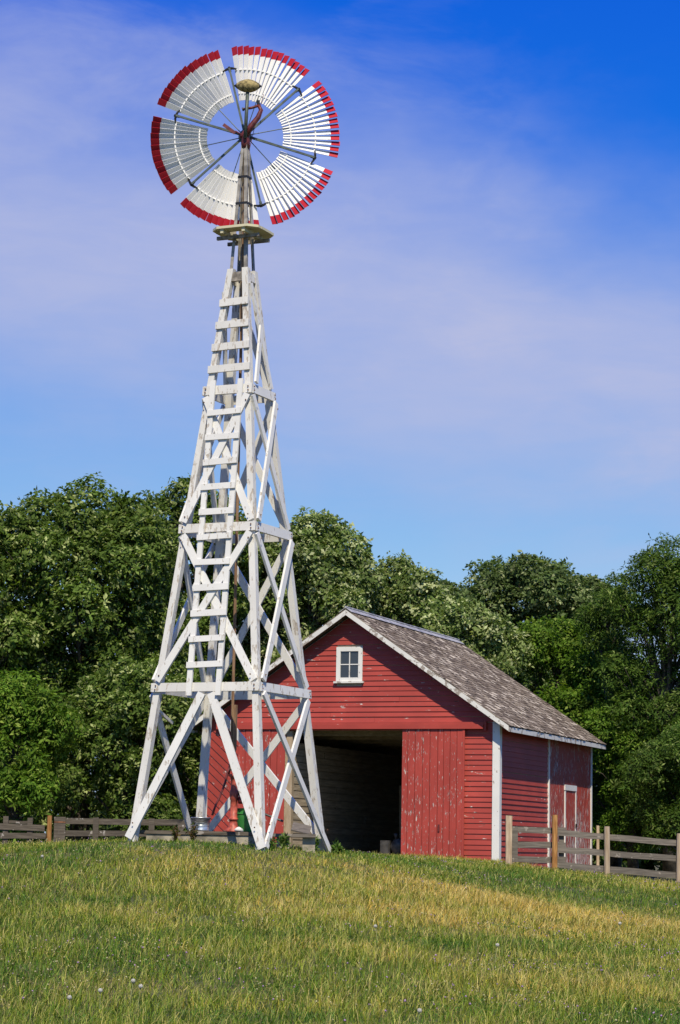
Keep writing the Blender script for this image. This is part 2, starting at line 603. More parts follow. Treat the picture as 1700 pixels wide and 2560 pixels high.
# horizontal girts
for zA, zB in ((4.31, 4.47), (7.13, 7.29), (9.64, 9.81)):
    for k in range(4):
        zc = (zA + zB) / 2
        e = 0.045 / outer(zc)
        s0, s1 = (-1.0 - e * 0.96, 1.0 + e * 0.96) if k % 2 == 0 else (-0.998, 0.998)
        board('girt', k, s0, zc, s1, zc, zB - zA, 0.045, 0.001, M_white_old if random.random() < .4 else M_white)
for k in range(4):
    board('top_girt', k, -0.72 if k else -0.62, 11.86, 0.72, 11.86, 0.17, 0.05, -0.06, M_mastdark if k in (0, 2) else M_white_old)
# braces
BW = 0.135


def xb(k, z0, z1, sA=.93, sB=.93, flip=False, w=BW):
    a, b_ = (-sA, z0, sB, z1), (sA, z0, -sB, z1)
    if flip:
        a, b_ = b_, a
    board('brace', k, a[0], a[1], a[2], a[3], w)
    board('brace', k, b_[0], b_[1], b_[2], b_[3], w, off=0.046)


FLz = lambda a: FEET[a] + 0.12
board('brace', 0, -0.985, FLz((-1, -1)), -0.05, 4.285, 0.15)
board('brace', 0, 1.005, FLz((1, -1)) - .04, 0.125, 4.285, 0.145)
board('brace', 1, -0.93, FLz((1, -1)) - .02, 0.93, 4.28, 0.13)
board('brace', 1, 0.985, FLz((1, 1)) - .06, -0.92, 4.28, 0.13, off=0.046)
xb(2, 1.85, 4.28, 0.92, 0.93)
xb(3, 1.85, 4.28, 0.92, 0.93, True)
for k in range(4):
    xb(k, 4.50, 7.10, flip=(k in (0, 1)))
    xb(k, 7.32, 9.61, flip=(k in (0, 1)), w=0.125)
board('brace', 1, 0.86, 9.86, -0.72, 11.72, 0.10)
board('brace', 1, -0.78, 9.84, 0.12, 10.95, 0.095, off=0.046)
board('brace', 2, -0.8, 9.86, 0.7, 11.6, 0.10)
board('brace', 3, -0.8, 9.86, 0.7, 11.6, 0.10)
# a stray strut across the lower left
mb = MB()
mb.beam(fp(3, 0.9, 4.05, -.05), fp(3, 0.25, 3.82, -.05), fn(3), 0.05, 0.03, 0)
mb.build('strut', M_white_old, wm)
# bolt heads at the joints
bm_ = MB()
bm_.lathe([(.014, 0), (.014, .008), (.008, .014)], k=6, axis='y')
bolt_me = mesh(bm_.v, bm_.f, M_rust)
for k in range(2):
    for zc in (4.39, 7.21, 9.725):
        for s_ in (-.95, .95):
            for dz_ in (-.035, .035):
                p = fp(k, s_, zc + dz_, .060)
                o = link(bpy.data.objects.new('bolt', bolt_me), wm)
                o.location = p
                o.rotation_euler = (0, 0, math.pi + k * math.pi / 2)
    for z_, s_ in ((4.60, .9), (4.60, -.9), (7.0, .9), (7.0, -.9), (7.42, .9), (7.42, -.9), (9.5, .88), (9.5, -.88), (4.1, .9), (2.05, -.93), (2.0, .93)):
        o = link(bpy.data.objects.new('bolt', bolt_me), wm)
        o.location = fp(k, s_, z_, .098 if k else .096)
        o.rotation_euler = (0, 0, math.pi + k * math.pi / 2)
# ladder
lad = node_part('ladder', wm)
for sx in (-1, 1):
    mb = MB()
    x = sx * 0.285
    p0 = Vector((x, -outer(4.24) - 0.05, 4.24 - TZ))
    p1 = Vector((x - sx * .012, -outer(9.90) - 0.05, 9.90 - TZ))
    mb.beam(p0, p1, fn(0), 0.10, 0.042, 0)
    mb.build('rail', M_white, lad)
for i in range(11):
    z = 4.78 + 0.452 * i
    mb = MB()
    h = 0.35 - i * 0.002
    t0 = random.uniform(-.006, .006)
    p0 = Vector((-h, -outer(z) - 0.094, z - TZ - .006 + t0))
    p1 = Vector((h + random.uniform(-.01, .01), -outer(z) - 0.094, z - TZ + .006 - t0))
    mb.beam(p0, p1, fn(0), 0.108 * random.uniform(.92, 1.05), 0.03, 0)
    mb.build('rung', M_white, lad)
for z in (10.13, 10.54, 10.95, 11.37):
    mb = MB()
    o = outer(z)
    mb.beam((-o - .02, -o - .004, z - TZ - .01), (o + .005, -o - .004, z - TZ + .008), fn(0), 0.135, 0.035, 0)
    mb.build('rung', M_white_old, lad)
# mast: four steel angles to the head, tied by rings
mast = node_part('mast', wm)
for sx, sy in ((-1, -1), (1, -1), (1, 1), (-1, 1)):
    mb = MB()
    for axis in (0, 1):
        q = []
        for z, o in ((11.3, 0.205), (14.42, 0.055)):
            a0, a1 = sx * o, sx * (o - 0.058)
            b0, b1 = sy * o, sy * (o - 0.012)
            if axis:
                a0, a1, b0, b1 = sx * (o - .001), sx * (o - 0.013), sy * (o - 0.0125), sy * (o - 0.058)
            zz = z - TZ
            ring = [(a0, b0, zz), (a1, b0, zz), (a1, b1, zz), (a0, b1, zz)]
            q += ring if sx * sy > 0 else list(reversed(ring))
        mb.hexa(q)
    mb.build('mast_leg', M_steel, mast)
for z in (13.25, 13.75):
    o = 0.205 - (z - 11.3) * 0.0481
    mb = MB()
    for sx in (-1, 1):
        mb.box(sx * o - .006, sx * o + .006, -o + .07 * o, o - .07 * o, z - TZ - .02, z - TZ + .02)
    mb.box(-o - .007, o + .007, -o - .007, -o + .005, z - TZ - .02, z - TZ + .02)
    mb.box(-o - .007, o + .007, o - .005, o + .007, z - TZ - .02, z - TZ + .02)
    mb.build('tie_band', M_iron, mast)
mb = MB()
mb.tube([(-.02, .05, 11.0 - TZ), (-.015, .03, 14.3 - TZ)], 0.045, 8)
mb.build('furl_pipe', M_mastdark, mast)
# pump rod down the middle
mb = MB()
mb.tube([(0.02, 0.0, 3.0 - TZ), (0.015, 0.0, 7.0 - TZ), (0.0, 0.0, 14.2 - TZ)], 0.028, 7)
mb.build('pump_rod', M_rod, wm)
mb = MB()
mb.box(0.045, 0.10, -.03, .03, 3.35 - TZ, 4.15 - TZ)
mb.build('rod_splice', M_rod, wm)
# platform round the mast, four chamfered planks on two bearers
pf = node_part('platform', wm)
PZ = 12.70 - TZ
ph, pin, ch = 0.47, 0.19, 0.16
for k in range(4):
    if k % 2 == 0:
        pl = [(-ph + ch, -ph), (ph - ch, -ph), (ph - .008, -ph + ch - .008), (ph - .008, -pin), (-ph + .008, -pin), (-ph + .008, -ph + ch - .008)]
    else:
        pl = [(-pin + .006, -ph + .004), (pin - .006, -ph + .004), (pin - .006, -pin - .006), (-pin + .006, -pin - .006)]
    if k % 2 == 1:
        pl = [(x, y) for x, y in [(-pin + .006, -ph), (pin - .006, -ph), (pin - .006, -pin), (-pin + .006, -pin)]]
    for _ in range(k):
        pl = [(-y, x) for x, y in pl]
    n = len(pl)
    vs_ = [(x, y, PZ) for x, y in pl] + [(x, y, PZ + 0.045) for x, y in pl]
    fs_ = [tuple(reversed(range(n))), tuple(range(n, 2 * n))] + [(i, (i + 1) % n, n + (i + 1) % n, n + i) for i in range(n)]
    mb = MB()
    mb.add(vs_, fs_)
    mb.build('plank', M_ochre, pf)
for s in (-1, 1):
    mb = MB()
    mb.box(s * 0.215 - .03, s * 0.215 + .03, -ph + .03, ph - .03, PZ - 0.075, PZ - 0.001)
    mb.build('bearer', M_ochre, pf)
    mb = MB()
    mb.box(-ph + .05, ph - .05, s * 0.215 - .025, s * 0.215 + .025, PZ - 0.14, PZ - 0.077)
    mb.build('bearer', M_mastdark, pf)

# head and wheel (oriented to the world: wheel plane faces the camera side, tilted with the wind)
WR = 1.753
hd = node_part('head', wm)
hd.rotation_euler = (0, 0, TA)      # local axes along the world's: wheel behind the mast
hd.location = (0, 0, 14.42 - TZ)
mb = MB()
mb.lathe([(0.075, -.12), (0.085, -.02), (0.07, .10), (0.09, .16), (0.05, .22)], k=12)
mb.tube([(-.05, -.03, .1), (0.0, .15, .22), (-.035, .5, .27)], [.06, .06, .05], 10)
mb.build('gear_case', M_casting, hd, True)
mb = MB()      # bent governor arm, right of the post
mb.tube([(.02, -.05, .12), (.10, -.05, .30), (.22, -.05, .46), (.27, -.05, .60), (.22, -.05, .70)], [.05, .055, .05, .04, .03], 8)
mb.tube([(.23, -.05, .69), (.10, -.05, .64), (-.06, -.05, .61)], [.028, .025, .022], 7)
mb.build('governor_arm', M_casting, hd, True)
mb = MB()
mb.tube([(.225, -.05, .69), (.21, -.05, .78)], .03, 8)
mb.tube([(-.075, -.05, .605), (-.045, -.05, .615)], .035, 8)
mb.build('bolt', M_iron, hd)
mb = MB()
mb.tube([(-.005, -.12, .05), (.02, -.12, .95)], .033, 8)
mb.build('weight_post', M_darkgreen, hd, True)
cwt = MB()
prof = [(0.006, -.245), (.05, -.20), (.09, -.14), (.118, -.06), (.125, 0), (.118, .06), (.09, .14), (.05, .20), (0.006, .245)]
cwt.lathe(prof, (.022, -.12, 1.03), 18, 'x')
cw = cwt.build('counterweight', M_weight, hd, True)
for s in (-1, 1):
    mb = MB()
    mb.lathe([(.004, -.26 * s), (.026, -.226 * s), (.050, -.203 * s)], (.022, -.12, 1.03), 12, 'x')
    mb.build('weight_tip', M_iron, hd, True)
mb = MB()      # slim furl wires and a small lever
mb.tube([(.06, 0, -.2), (.16, .1, .35), (.30, .25, 1.0)], .006, 5)
mb.tube([(-.05, .1, .16), (-.20, .1, .24)], .014, 6)
mb.beam((-.20, .1, .20), (-.42, .1, .36), (0, -1, 0), .06, .015)
mb.build('furl_lever', M_casting, hd)

wh = node_part('wheel', wm)
wh.location = Vector((0, 0, 0))
c_, s_ = math.cos(TA), math.sin(TA)
wx, wy = -1.882 + 1.847, 0.55
wh.location = (c_ * wx - s_ * wy, s_ * wx + c_ * wy, 14.69 - TZ)
wh.rotation_euler = (0, 0, TA + R(1.0))
mb = MB()
mb.lathe([(.05, -.16), (.11, -.12), (.13, 0), (.11, .08), (.05, .12)], (0, 0, 0), 14, 'y')
mb.build('hub', M_darkgreen, wh, True)
# one blade mesh, radial along +X, pitched about it
PP = R(36)


def blade_mesh():
    def sec(r, w, t_):
        out = []
        for a, b_ in ((-w / 2, -t_ / 2), (w / 2, -t_ / 2), (w / 2, t_ / 2), (-w / 2, t_ / 2)):
            # width direction = t*cos p + Y*sin p ; normal = -Y*cos p + t*sin p   (t = +Z at angle 0)
            camb = 0.0
            z = a * math.cos(PP) + b_ * math.sin(PP)
            y = a * math.sin(PP) - b_ * math.cos(PP)
            out.append((r, y, z))
        return out
    r0_, r1_, r2_ = .405 * WR, .907 * WR, WR
    wA, wC = .054, .128
    wB = wA + (wC - wA) * (r1_ - r0_) / (r2_ - r0_)
    vs_ = sec(r0_, wA, .009) + sec(r1_, wB, .009) + sec(r1_ + .0005, wB, .0095) + sec(r2_, wC, .0095)
    fs_, fm = [(0, 1, 2, 3)], [0]
    for base, mi in ((0, 0), (8, 1)):
        for j in range(4):
            fs_.append((base + j, base + 4 + j, base + 4 + (j + 1) % 4, base + (j + 1) % 4))
            fm.append(mi)
    fs_.append((15, 14, 13, 12))
    fm.append(1)
    return mesh(vs_, fs_, [M_blade, M_tip], False, fm, 'blade')


bmesh_blade = blade_mesh()
NB = 14
for k in range(6):
    ac = 14 + 60 * k
    for i in range(NB):
        a = R(ac - 24.3 + 48.6 * i / (NB - 1) + random.uniform(-.25, .25))
        o = bpy.data.objects.new('blade', bmesh_blade)
        link(o, wh)
        o.rotation_euler = (random.uniform(-.07, .07), -a, random.uniform(-.006, .006))
        dr = random.uniform(-.008, .008)
        o.location = (dr * math.cos(a), random.uniform(-.003, .003), dr * math.sin(a))
    for r_, w_ in ((.485 * WR, .032), (.745 * WR, .036)):
        mb = MB()
        n = 8
        pts = [(r_ * math.cos(R(ac - 25.5 + 51 * j / n)), 0.0, r_ * math.sin(R(ac - 25.5 + 51 * j / n))) for j in range(n + 1)]
        for j in range(n):
            mb.beam(Vector(pts[j]), Vector(pts[j + 1]), (0, -1, 0), .024, w_, -w_ / 2)
        mb.build('ring_slat', M_blade, wh)
    aa = R(ac + 30)
    ca, sa = math.cos(aa), math.sin(aa)
    tx, tz = -sa, ca
    mb = MB()
    mb.beam((.08 * ca, -.07, .08 * sa), (.765 * WR * ca, -.03, .765 * WR * sa), (0, -1, 0), .042, .034, 0, .034)
    mb.build('arm', M_darkgreen, wh)
    mb = MB()
    p = Vector((.765 * WR * ca, -.02, .765 * WR * sa))
    q = Vector((tx, 0, tz))
    mb.tube([p - q * .13 - Vector((ca, 0, sa)) * .03, p - q * .05, p, p + q * .05, p + q * .13 - Vector((ca, 0, sa)) * .03], [.014, .024, .028, .024, .014], 6)
    mb.tube([p - Vector((ca, 0, sa)) * .07 + Vector((0, -.02, 0)), p + Vector((ca, 0, sa)) * .035], .026, 6)
    mb.build('arm_bracket', M_iron, wh)
    mb = MB()
    a2 = R(ac + 6)
    mb.tube([(.09 * math.cos(a2), -.05, .09 * math.sin(a2)), (.47 * WR * math.cos(R(ac)), -.01, .47 * WR * math.sin(R(ac)))], .009, 5)
    mb.build('tie_rod', M_darkgreen, wh)

# ------------------------------------------------------------------ barn
BA = R(21)
BO = (3.772, 54.0, 1.40)
barn = thing('barn', 'red clapboard barn with open sliding door, grey shingle roof and white trim', 'barn', BO, -BA)
LX, AX, DEP = -7.434, -3.715, 8.39
SL = 0.68
LINT = 3.065


def roofz(u):                       # underside of rake at lateral u
    return 5.79 - SL * abs(u - AX)


OPL, OPR = -5.20, -1.6


def poly_prism(mb, pts, y0, y1):
    n = len(pts)
    vs_ = [(x, y0, z) for x, z in pts] + [(x, y1, z) for x, z in pts]
    mb.add(vs_, [tuple(range(n)), tuple(reversed(range(n, 2 * n)))] + [(i, n + i, n + (i + 1) % n, (i + 1) % n) for i in range(n)])


# walls (bare sheathing, boards go on as children)
mb = MB()
poly_prism(mb, [(LX + .01, LINT), (-.01, LINT), (-.01, roofz(0) + .02), (AX, roofz(AX) + .02), (LX + .01, roofz(LX) + .02)], 0.0, 0.09)
mb.box(LX + .01, OPL - .002, 0.0, .09, -.25, LINT)
mb.box(OPR, -.01, 0.0, .09, -.25, LINT)
front = mb.build('front_wall', M_inner, barn)
mb = MB()
mb.box(-.10, -.012, .092, DEP - .01, -.25, roofz(-.06) + .02)
side = mb.build('side_wall', M_inner, barn)
mb = MB()
mb.box(LX + .012, LX + .05, .092, DEP - .01, -.25, roofz(LX + .05) + .02)
lwall = mb.build('left_wall', M_red_side, barn)
mb = MB()
poly_prism(mb, [(LX + .06, -.25), (-.11, -.25), (-.11, roofz(-.11)), (AX, roofz(AX)), (LX + .06, roofz(LX + .06))], DEP - .10, DEP - .012)
mb.build('rear_wall', M_inner, barn)
mb = MB()
mb.box(LX + .1, -.12, .1, DEP - .12, -.25, 0.12)
mb.build('floor', M_dirt, barn)

EXP = 0.1225


def lap(parent, x0a, x1a, x0b, x1b, z, h, mat, y=-0.001, side_=False, t0=0.025, t1=0.008):
    """one clapboard: bottom edge z (x0a..x1a), top edge z+h (x0b..x1b); thicker at its lower edge"""
    t0 = t0 * random.uniform(.85, 1.2)
    q = [(x0a, y - t0, z), (x1a, y - t0, z), (x1a, y, z), (x0a, y, z), (x0b, y - t1, z + h), (x1b, y - t1, z + h), (x1b, y, z + h), (x0b, y, z + h)]
    if side_:
        q = [(-v[1] - 0.012, v[0], v[2]) for v in q]
    mb = MB()
    mb.hexa(q)
    dz = random.uniform(-.006, .006)
    mb.v = [(a, b_, c_2 + dz) for a, b_, c_2 in mb.v]
    return mb.build('siding_board', mat, parent)


# gable boards
zz = LINT + 0.20
WX0, WX1, WZ0, WZ1 = -4.05, -3.384, 4.234, 5.056
while zz < 5.72:
    h = min(EXP - .004, 5.74 - zz)
    def ext(z):
        d = (5.79 - z) / SL
        return max(LX + .02, AX - d + .01), min(-.02, AX + d - .01)
    a0, a1 = ext(zz)
    b0, b1 = ext(zz + h)
    segs = [(a0, a1, b0, b1)]
    if zz + h > WZ0 - .03 and zz < WZ1:
        segs = [(a0, WX0 + .01, b0, WX0 + .01), (WX1 - .01, a1, WX1 - .01, b1)]
    elif a1 - a0 > 3.5:
        j = random.uniform(a0 + 1.2, a1 - 1.2)
        segs = [(a0, j - .002, b0, j - .002), (j + .002, a1, j + .002, b1)]
    for s in segs:
        lap(front, s[0], s[1], s[2], s[3], zz, h, M_red_h)
    zz += EXP
# boards right of the sliding door
zz = -0.06
while zz < LINT + .19:
    h = min(EXP - .004, LINT + .195 - zz)
    if h > .02:
        lap(front, -1.2, -.02, -1.2, -.02, zz, h, M_red_h)
    zz += EXP
# header behind the door track
mb = MB()
mb.box(LX + .02, -1.21, -.02, -.001, LINT + .0, LINT + .195)
mb.build('header_board', M_red_plain, front)
# diagonal boards at the left end
dx0, dx1, dz0, dz1 = LX + .02, -6.40, -.15, LINT - .004
sl = 0.86
wv = 0.21


def clip_poly(poly, f):
    out = []
    for i in range(len(poly)):
        a, b_ = poly[i], poly[(i + 1) % len(poly)]
        fa, fb = f(a), f(b_)
        if fa >= 0:
            out.append(a)
        if fa * fb < 0:
            tt = fa / (fa - fb)
            out.append((a[0] + (b_[0] - a[0]) * tt, a[1] + (b_[1] - a[1]) * tt))
    return out


z = dz0 - 0.2
while z < dz1 + (dx1 - dx0) * sl + .2:
    poly = [(dx0 - .1, z + .1 * sl), (dx1 + .1, z - (dx1 + .1 - dx0) * sl), (dx1 + .1, z - (dx1 + .1 - dx0) * sl + wv - .034), (dx0 - .1, z + .1 * sl + wv - .034)]
    for f in (lambda p: p[0] - dx0, lambda p: dx1 - p[0], lambda p: p[1] - dz0, lambda p: dz1 - p[1]):
        poly = clip_poly(poly, f) if len(poly) > 2 else poly
    if len(poly) > 2:
        mb = MB()
        poly_prism(mb, poly, -.032 - random.uniform(0, .008), -.001)
        mb.build('diagonal_board', M_red_d, front)
    z += wv


def plank_door(name, x0, x1, z0, z1, y, n, slope=0.0):
    d = node_part(name, barn)
    ws = np.array([random.uniform(.85, 1.15) for _ in range(n)])
    ws = ws / ws.sum() * (x1 - x0)
    x = x0
    for i in range(n):
        mb = MB()
        dy = random.uniform(-.005, .005)
        zb = z0 + random.uniform(-.015, .01)
        mb.box(x + .006, x + ws[i] - .006, y - .026 + dy, y + dy, zb, z1)
        mb.build('plank', M_red_v, d)
        x += ws[i]
    mb = MB()
    for zc in (z0 + .35, (z0 + z1) / 2, z1 - .35):
        mb.box(x0 + .03, x1 - .03, y + .008, y + .033, zc - .07, zc + .07)
    mb.build('ledger', M_red_plain, d)
    return d


dr = plank_door('sliding_door', -2.335, -.785, .09, LINT + .03, -.075, 9)
mb = MB()
mb.box(-.84, -.787, -.118, -.104, .10, LINT - .01)
mb.build('edge_batten', M_red_plain, dr)
mb = MB()
mb.box(-1.42, -1.38, -.125, -.104, .72, .88)
mb.build('handle', M_pumpd, dr)
dl = plank_door('sliding_door', -6.53, -5.30, .09, LINT + .03, -.075, 7)
mb = MB()
mb.box(-5.64, -5.52, -.125, -.106, 1.86, 1.94)
mb.build('handle', M_pumpd, dl)
# door track: stepped board over the doors
mb = MB()
mb.box(-7.11, -.33, -.125, -.021, LINT + .12, LINT + .19)
mb.box(-7.10, -.335, -.145, -.126, LINT + .03, LINT + .135)
mb.box(-.33, -.27, -.11, -.026, LINT - .01, LINT + .21)
mb.build('door_track', M_red_plain, barn)
# bare jamb post and inside framing
mb = MB()
mb.box(OPL - .10, OPL + .055, -.02, .12, -.1, LINT - .01)
mb.build('jamb', M_jamb, barn)
# interior boards on the left wall (seen through the door), tie beam, rafters
z = 0.13
i = 0
while z < 3.0:
    hh = random.uniform(.155, .19)
    ycut = random.uniform(2.5, 6.0)
    for a, b_ in ((.15, ycut - .01), (ycut + .01, DEP - .16)):
        mb = MB()
        mb.box(LX + .052, LX + .075 + random.uniform(0, .012), a, b_, z + .007, z + hh - .007)
        mb.build('inside_board', M_inner, lwall)
    z += hh
for y in (1.5, 3.2, 4.9, 6.6):
    mb = MB()
    mb.box(LX + .09, LX + .20, y, y + .1, .1, 3.05)
    mb.build('stud', M_inner, barn)
part = MB()
part.box(-5.235, -5.215, .14, DEP - .16, .12, 2.72)
part = part.build('partition', M_inner, barn)
z = .125
while z < 2.68:
    hh = random.uniform(.15, .19)
    cut = random.uniform(1.5, 5.5)
    for a, b_ in ((.145, cut - .008), (cut + .008, DEP - .17)):
        mb = MB()
        tz_ = random.uniform(-.012, .012)
        x1_ = -5.19 + random.uniform(0, .014)
        mb.hexa([(-5.213, a, z + .012), (x1_, a, z + .012), (x1_, b_, z + .012 + tz_), (-5.213, b_, z + .012 + tz_), (-5.213, a, z + hh - .012), (x1_, a, z + hh - .012), (x1_, b_, z + hh - .012 + tz_), (-5.213, b_, z + hh - .012 + tz_)])
        mb.build('inside_board', M_inner, part)
    z += hh
z = .15
rear_n = 0
while z < 3.0:
    mb = MB()
    mb.box(LX + .1, -.15, DEP - .13, DEP - .103, z + .008, z + .18)
    mb.build('inside_board', M_inner, barn)
    z += .19
for y in (1.2, 3.0, 4.8, 6.6):
    mb = MB()
    mb.box(LX + .1, -.12, y, y + .06, 3.0, 3.16)
    mb.build('tie_beam', M_inner, barn)
for y in np.arange(.35, DEP - .2, .62):
    mb = MB()
    mb.beam((-.13, y, roofz(-.13) - .02), (AX, y, roofz(AX) - .02), (0, 1, 0), .10, .05)
    mb.beam((LX + .08, y, roofz(LX + .08) - .02), (AX, y, roofz(AX) - .02), (0, 1, 0), .10, .05, .001)
    mb.build('rafter', M_inner, barn)
# loose boards and a post standing inside
for x, y, w_, lean, lb in ((-3.6, 4.1, .16, .05, 'rough bare board standing on end inside the dark barn, between two others'), (-3.85, 4.3, .10, -.10, 'narrow rough board leaning left on end inside the dark barn'), (-3.25, 4.2, .22, .08, 'wide rough board standing on end inside the dark barn')):
    mb = MB()
    mb.beam((x, y, .12), (x + lean, y + .2, 1.9), (0, -1, 0), w_, .03)
    o = mb.build('leaning_board', M_jamb, None)
    o.matrix_world = Matrix.Translation(BO) @ Matrix.Rotation(-BA, 4, 'Z')
    tag(o, lb, 'board', 'boards standing inside the barn')

# corner boards
mb = MB()
mb.box(-.125, .052, -.060, -.0, -.12, roofz(0) - .0)
mb.box(-.010, .050, .0005, .115, -.12, roofz(0) - .01)
mb.build('corner_board', M_trim, barn)
mb = MB()
mb.box(LX - .02, LX + .10, -.060, -.001, -.12, roofz(LX))
mb.build('corner_board', M_trim, barn)
# side wall: clapboards to the mid trim, diagonal boards beyond, small door
SIDE_END = DEP
MID = 4.20
zz = -.08
while zz < 3.2:
    h = min(EXP - .004, 3.24 - zz)
    if h > .02:
        lap(side, .107, MID - .03, .107, MID - .03, zz, h, M_red_side, side_=True)
    zz += EXP
mb = MB()
mb.box(-.011, .046, MID - .03, MID + .035, -.1, 3.2)
mb.build('trim_board', M_trim, barn)
mb = MB()
mb.box(-.011, .034, SIDE_END - .09, SIDE_END + .0, -.12, 3.2)
mb.build('corner_board', M_trim, barn)
d0, d1 = MID + .037, SIDE_END - .092
DW0, DW1, DZ1 = 5.70, 6.79, 1.968
sl = 1.55
wv = .26
z = -.2 - (d1 - d0) * sl
while z < 3.4:
    poly = [(d0 - .1, z - .1 * sl), (d0 - .1, z - .1 * sl + wv - .006), (d1 + .1, z + (d1 + .1 - d0) * sl + wv - .006), (d1 + .1, z + (d1 + .1 - d0) * sl)]
    for f in (lambda p: p[0] - d0, lambda p: d1 - p[0], lambda p: p[1] + .1, lambda p: 3.22 - p[1]):
        poly = clip_poly(poly, f) if len(poly) > 2 else poly
    if len(poly) > 2:
        mb = MB()
        n = len(poly)
        x1_ = .006 + random.uniform(0, .003)
        vs_ = [(-.0115, a, b_) for a, b_ in poly] + [(x1_, a, b_) for a, b_ in poly]
        mb.add(vs_, [tuple(range(n)), tuple(reversed(range(n, 2 * n)))] + [(i, n + i, n + (i + 1) % n, (i + 1) % n) for i in range(n)])
        mb.build('diagonal_board', M_red_sided, side)
    z += wv
sdoor = node_part('side_door', barn)
n = 5
for i in range(n):
    a = DW0 + .07 + (DW1 - DW0 - .14) * i / n
    mb = MB()
    mb.box(.0095, .022 + random.uniform(0, .003), a + .003, a + (DW1 - DW0 - .14) / n - .003, .02, DZ1 - .11)
    mb.build('plank', M_red_sided, sdoor)
for a, b_ in ((DW0, DW0 + .07), (DW1 - .07, DW1)):
    mb = MB()
    mb.box(.0095, .036, a, b_, -.02, DZ1 - .112)
    mb.build('frame', M_trim, sdoor)
mb = MB()
mb.box(.0095, .042, DW0 - .02, DW1 + .02, DZ1 - .11, DZ1 + .03)
mb.build('frame', M_trim, sdoor)
mb = MB()
mb.box(.036, .06, DW1 - .09, DW1 - .02, .93, 1.03)
mb.build('handle', M_iron, sdoor)
# gable window
win = node_part('window', barn)
yf = -.046
fr = .105
for (a0, a1, c0, c1) in ((WX0, WX0 + fr, WZ0, WZ1), (WX1 - fr, WX1, WZ0, WZ1), (WX0 + fr, WX1 - fr, WZ1 - fr, WZ1), (WX0 + fr, WX1 - fr, WZ0, WZ0 + fr * .85)):
    mb = MB()
    mb.box(a0, a1, yf, -.001, c0, c1)
    mb.build('frame', M_trim, win)
mb = MB()
mb.box(WX0 - .05, WX1 + .04, -.09, -.002, WZ0 - .045, WZ0 - .001)
mb.build('sill', M_rake, win)
ga, gb, gc, gd = WX0 + fr, WX1 - fr, WZ0 + fr * .85, WZ1 - fr
xm, zm = (ga + gb) / 2, (gc + gd) / 2
for a0, a1, c0, c1 in ((ga, xm - .012, gc, zm - .012), (xm + .012, gb, gc, zm - .012), (ga, xm - .012, zm + .012, gd), (xm + .012, gb, zm + .012, gd)):
    mb = MB()
    mb.box(a0 + .001, a1 - .001, -.014, -.008, c0 + .001, c1 - .001)
    mb.build('pane', M_glass, win)
mb = MB()
mb.box(xm - .0115, xm + .0115, -.03, -.004, gc, gd)
mb.box(ga, xm - .0117, -.029, -.004, zm - .0115, zm + .0115)
mb.box(xm + .0117, gb, -.029, -.004, zm - .0115, zm + .0115)
mb.build('muntin', M_trim, win)

# roof: deck, rake boards, fascia, ridge, shingles
roof = node_part('roof', barn)
YF, YB = -.36, DEP + .11
EU = .345                            # eave overhang
TH = .07
cs, sn = math.cos(math.atan(SL)), math.sin(math.atan(SL))
for sgn in (1, -1):
    ue = AX + sgn * (AX * -1 + EU)
    ze = 5.79 - SL * (-AX + EU)
    mb = MB()
    y0, y1 = YF + .028, YB
    q = [(ue, y0, ze + .05), (ue, y1, ze + .05), (AX, y1, 5.84), (AX, y0, 5.84), (ue, y0, ze + .05 + TH), (ue, y1, ze + .05 + TH), (AX, y1, 5.84 + TH), (AX, y0, 5.84 + TH)]
    if sgn > 0:
        q = [q[i] for i in (3, 2, 1, 0, 7, 6, 5, 4)]
    mb.hexa(q)
    mb.build('roof_deck', M_greyd, roof)
    mb = MB()                        # rake board
    tp = .125
    q = []
    for y in (YF, YF + .027):
        q += [(ue, y, ze), (AX, y, 5.79), (AX, y, 5.79 + tp), (ue, y, ze + tp)]
    mb.add(q, [(0, 1, 2, 3), (7, 6, 5, 4), (0, 4, 5, 1), (1, 5, 6, 2), (2, 6, 7, 3), (3, 7, 4, 0)])
    mb.build('rake_board', M_rake, roof)
    mb = MB()                        # eave fascia
    xa, xb_ = (ue + .002, ue + .026) if sgn > 0 else (ue - .026, ue - .002)
    mb.box(xa, xb_, YF + .002, YB, ze - .012, ze + .095)
    mb.build('fascia', M_rake, roof)
mb = MB()
for sgn in (1, -1):
    mb.beam((AX + sgn * .08, YF - .01, 5.93 - SL * .08 + .03), (AX + sgn * .08, YB - .12, 5.93 - SL * .08 + .03), (sgn * sn, 0, cs), .20, .012, 0)
mb.tube([(AX, YF - .012, 5.975), (AX, YB - .12, 5.975)], .03, 8)
mb.build('ridge_cap', M_ridge, roof)

# shingles on the visible (right) slope as pieces; the far slope as one
TONES = [(.105, .083, .064), (.135, .108, .084), (.165, .135, .108), (.20, .168, .136), (.245, .21, .172), (.085, .068, .053), (.155, .124, .095), (.34, .295, .245), (.12, .093, .069), (.185, .15, .117), (.50, .45, .385), (.12, .104, .09)]
TONES = [tuple(round(c * k, 4) for c, k in zip(t_, (.93, .90, .83))) for t_ in TONES]
EXS = .142
slope_len = (-AX + EU) / cs


def shingle_geo(w, l, t_, cup):
    """shingle with butt at origin pointing up-slope along +X, width along Y, top normal +Z"""
    return [(0, -w / 2, 0), (0, w / 2, 0), (l, w / 2 * .98, 0), (l, -w / 2 * .98, 0), (0, -w / 2, t_ + cup), (0, w / 2, t_ + cup * .4), (l, w / 2 * .98, .004), (l, -w / 2 * .98, .004)]


BOXF = [(3, 2, 1, 0), (4, 5, 6, 7), (0, 1, 5, 4), (1, 2, 6, 5), (2, 3, 7, 6), (3, 0, 4, 7)]


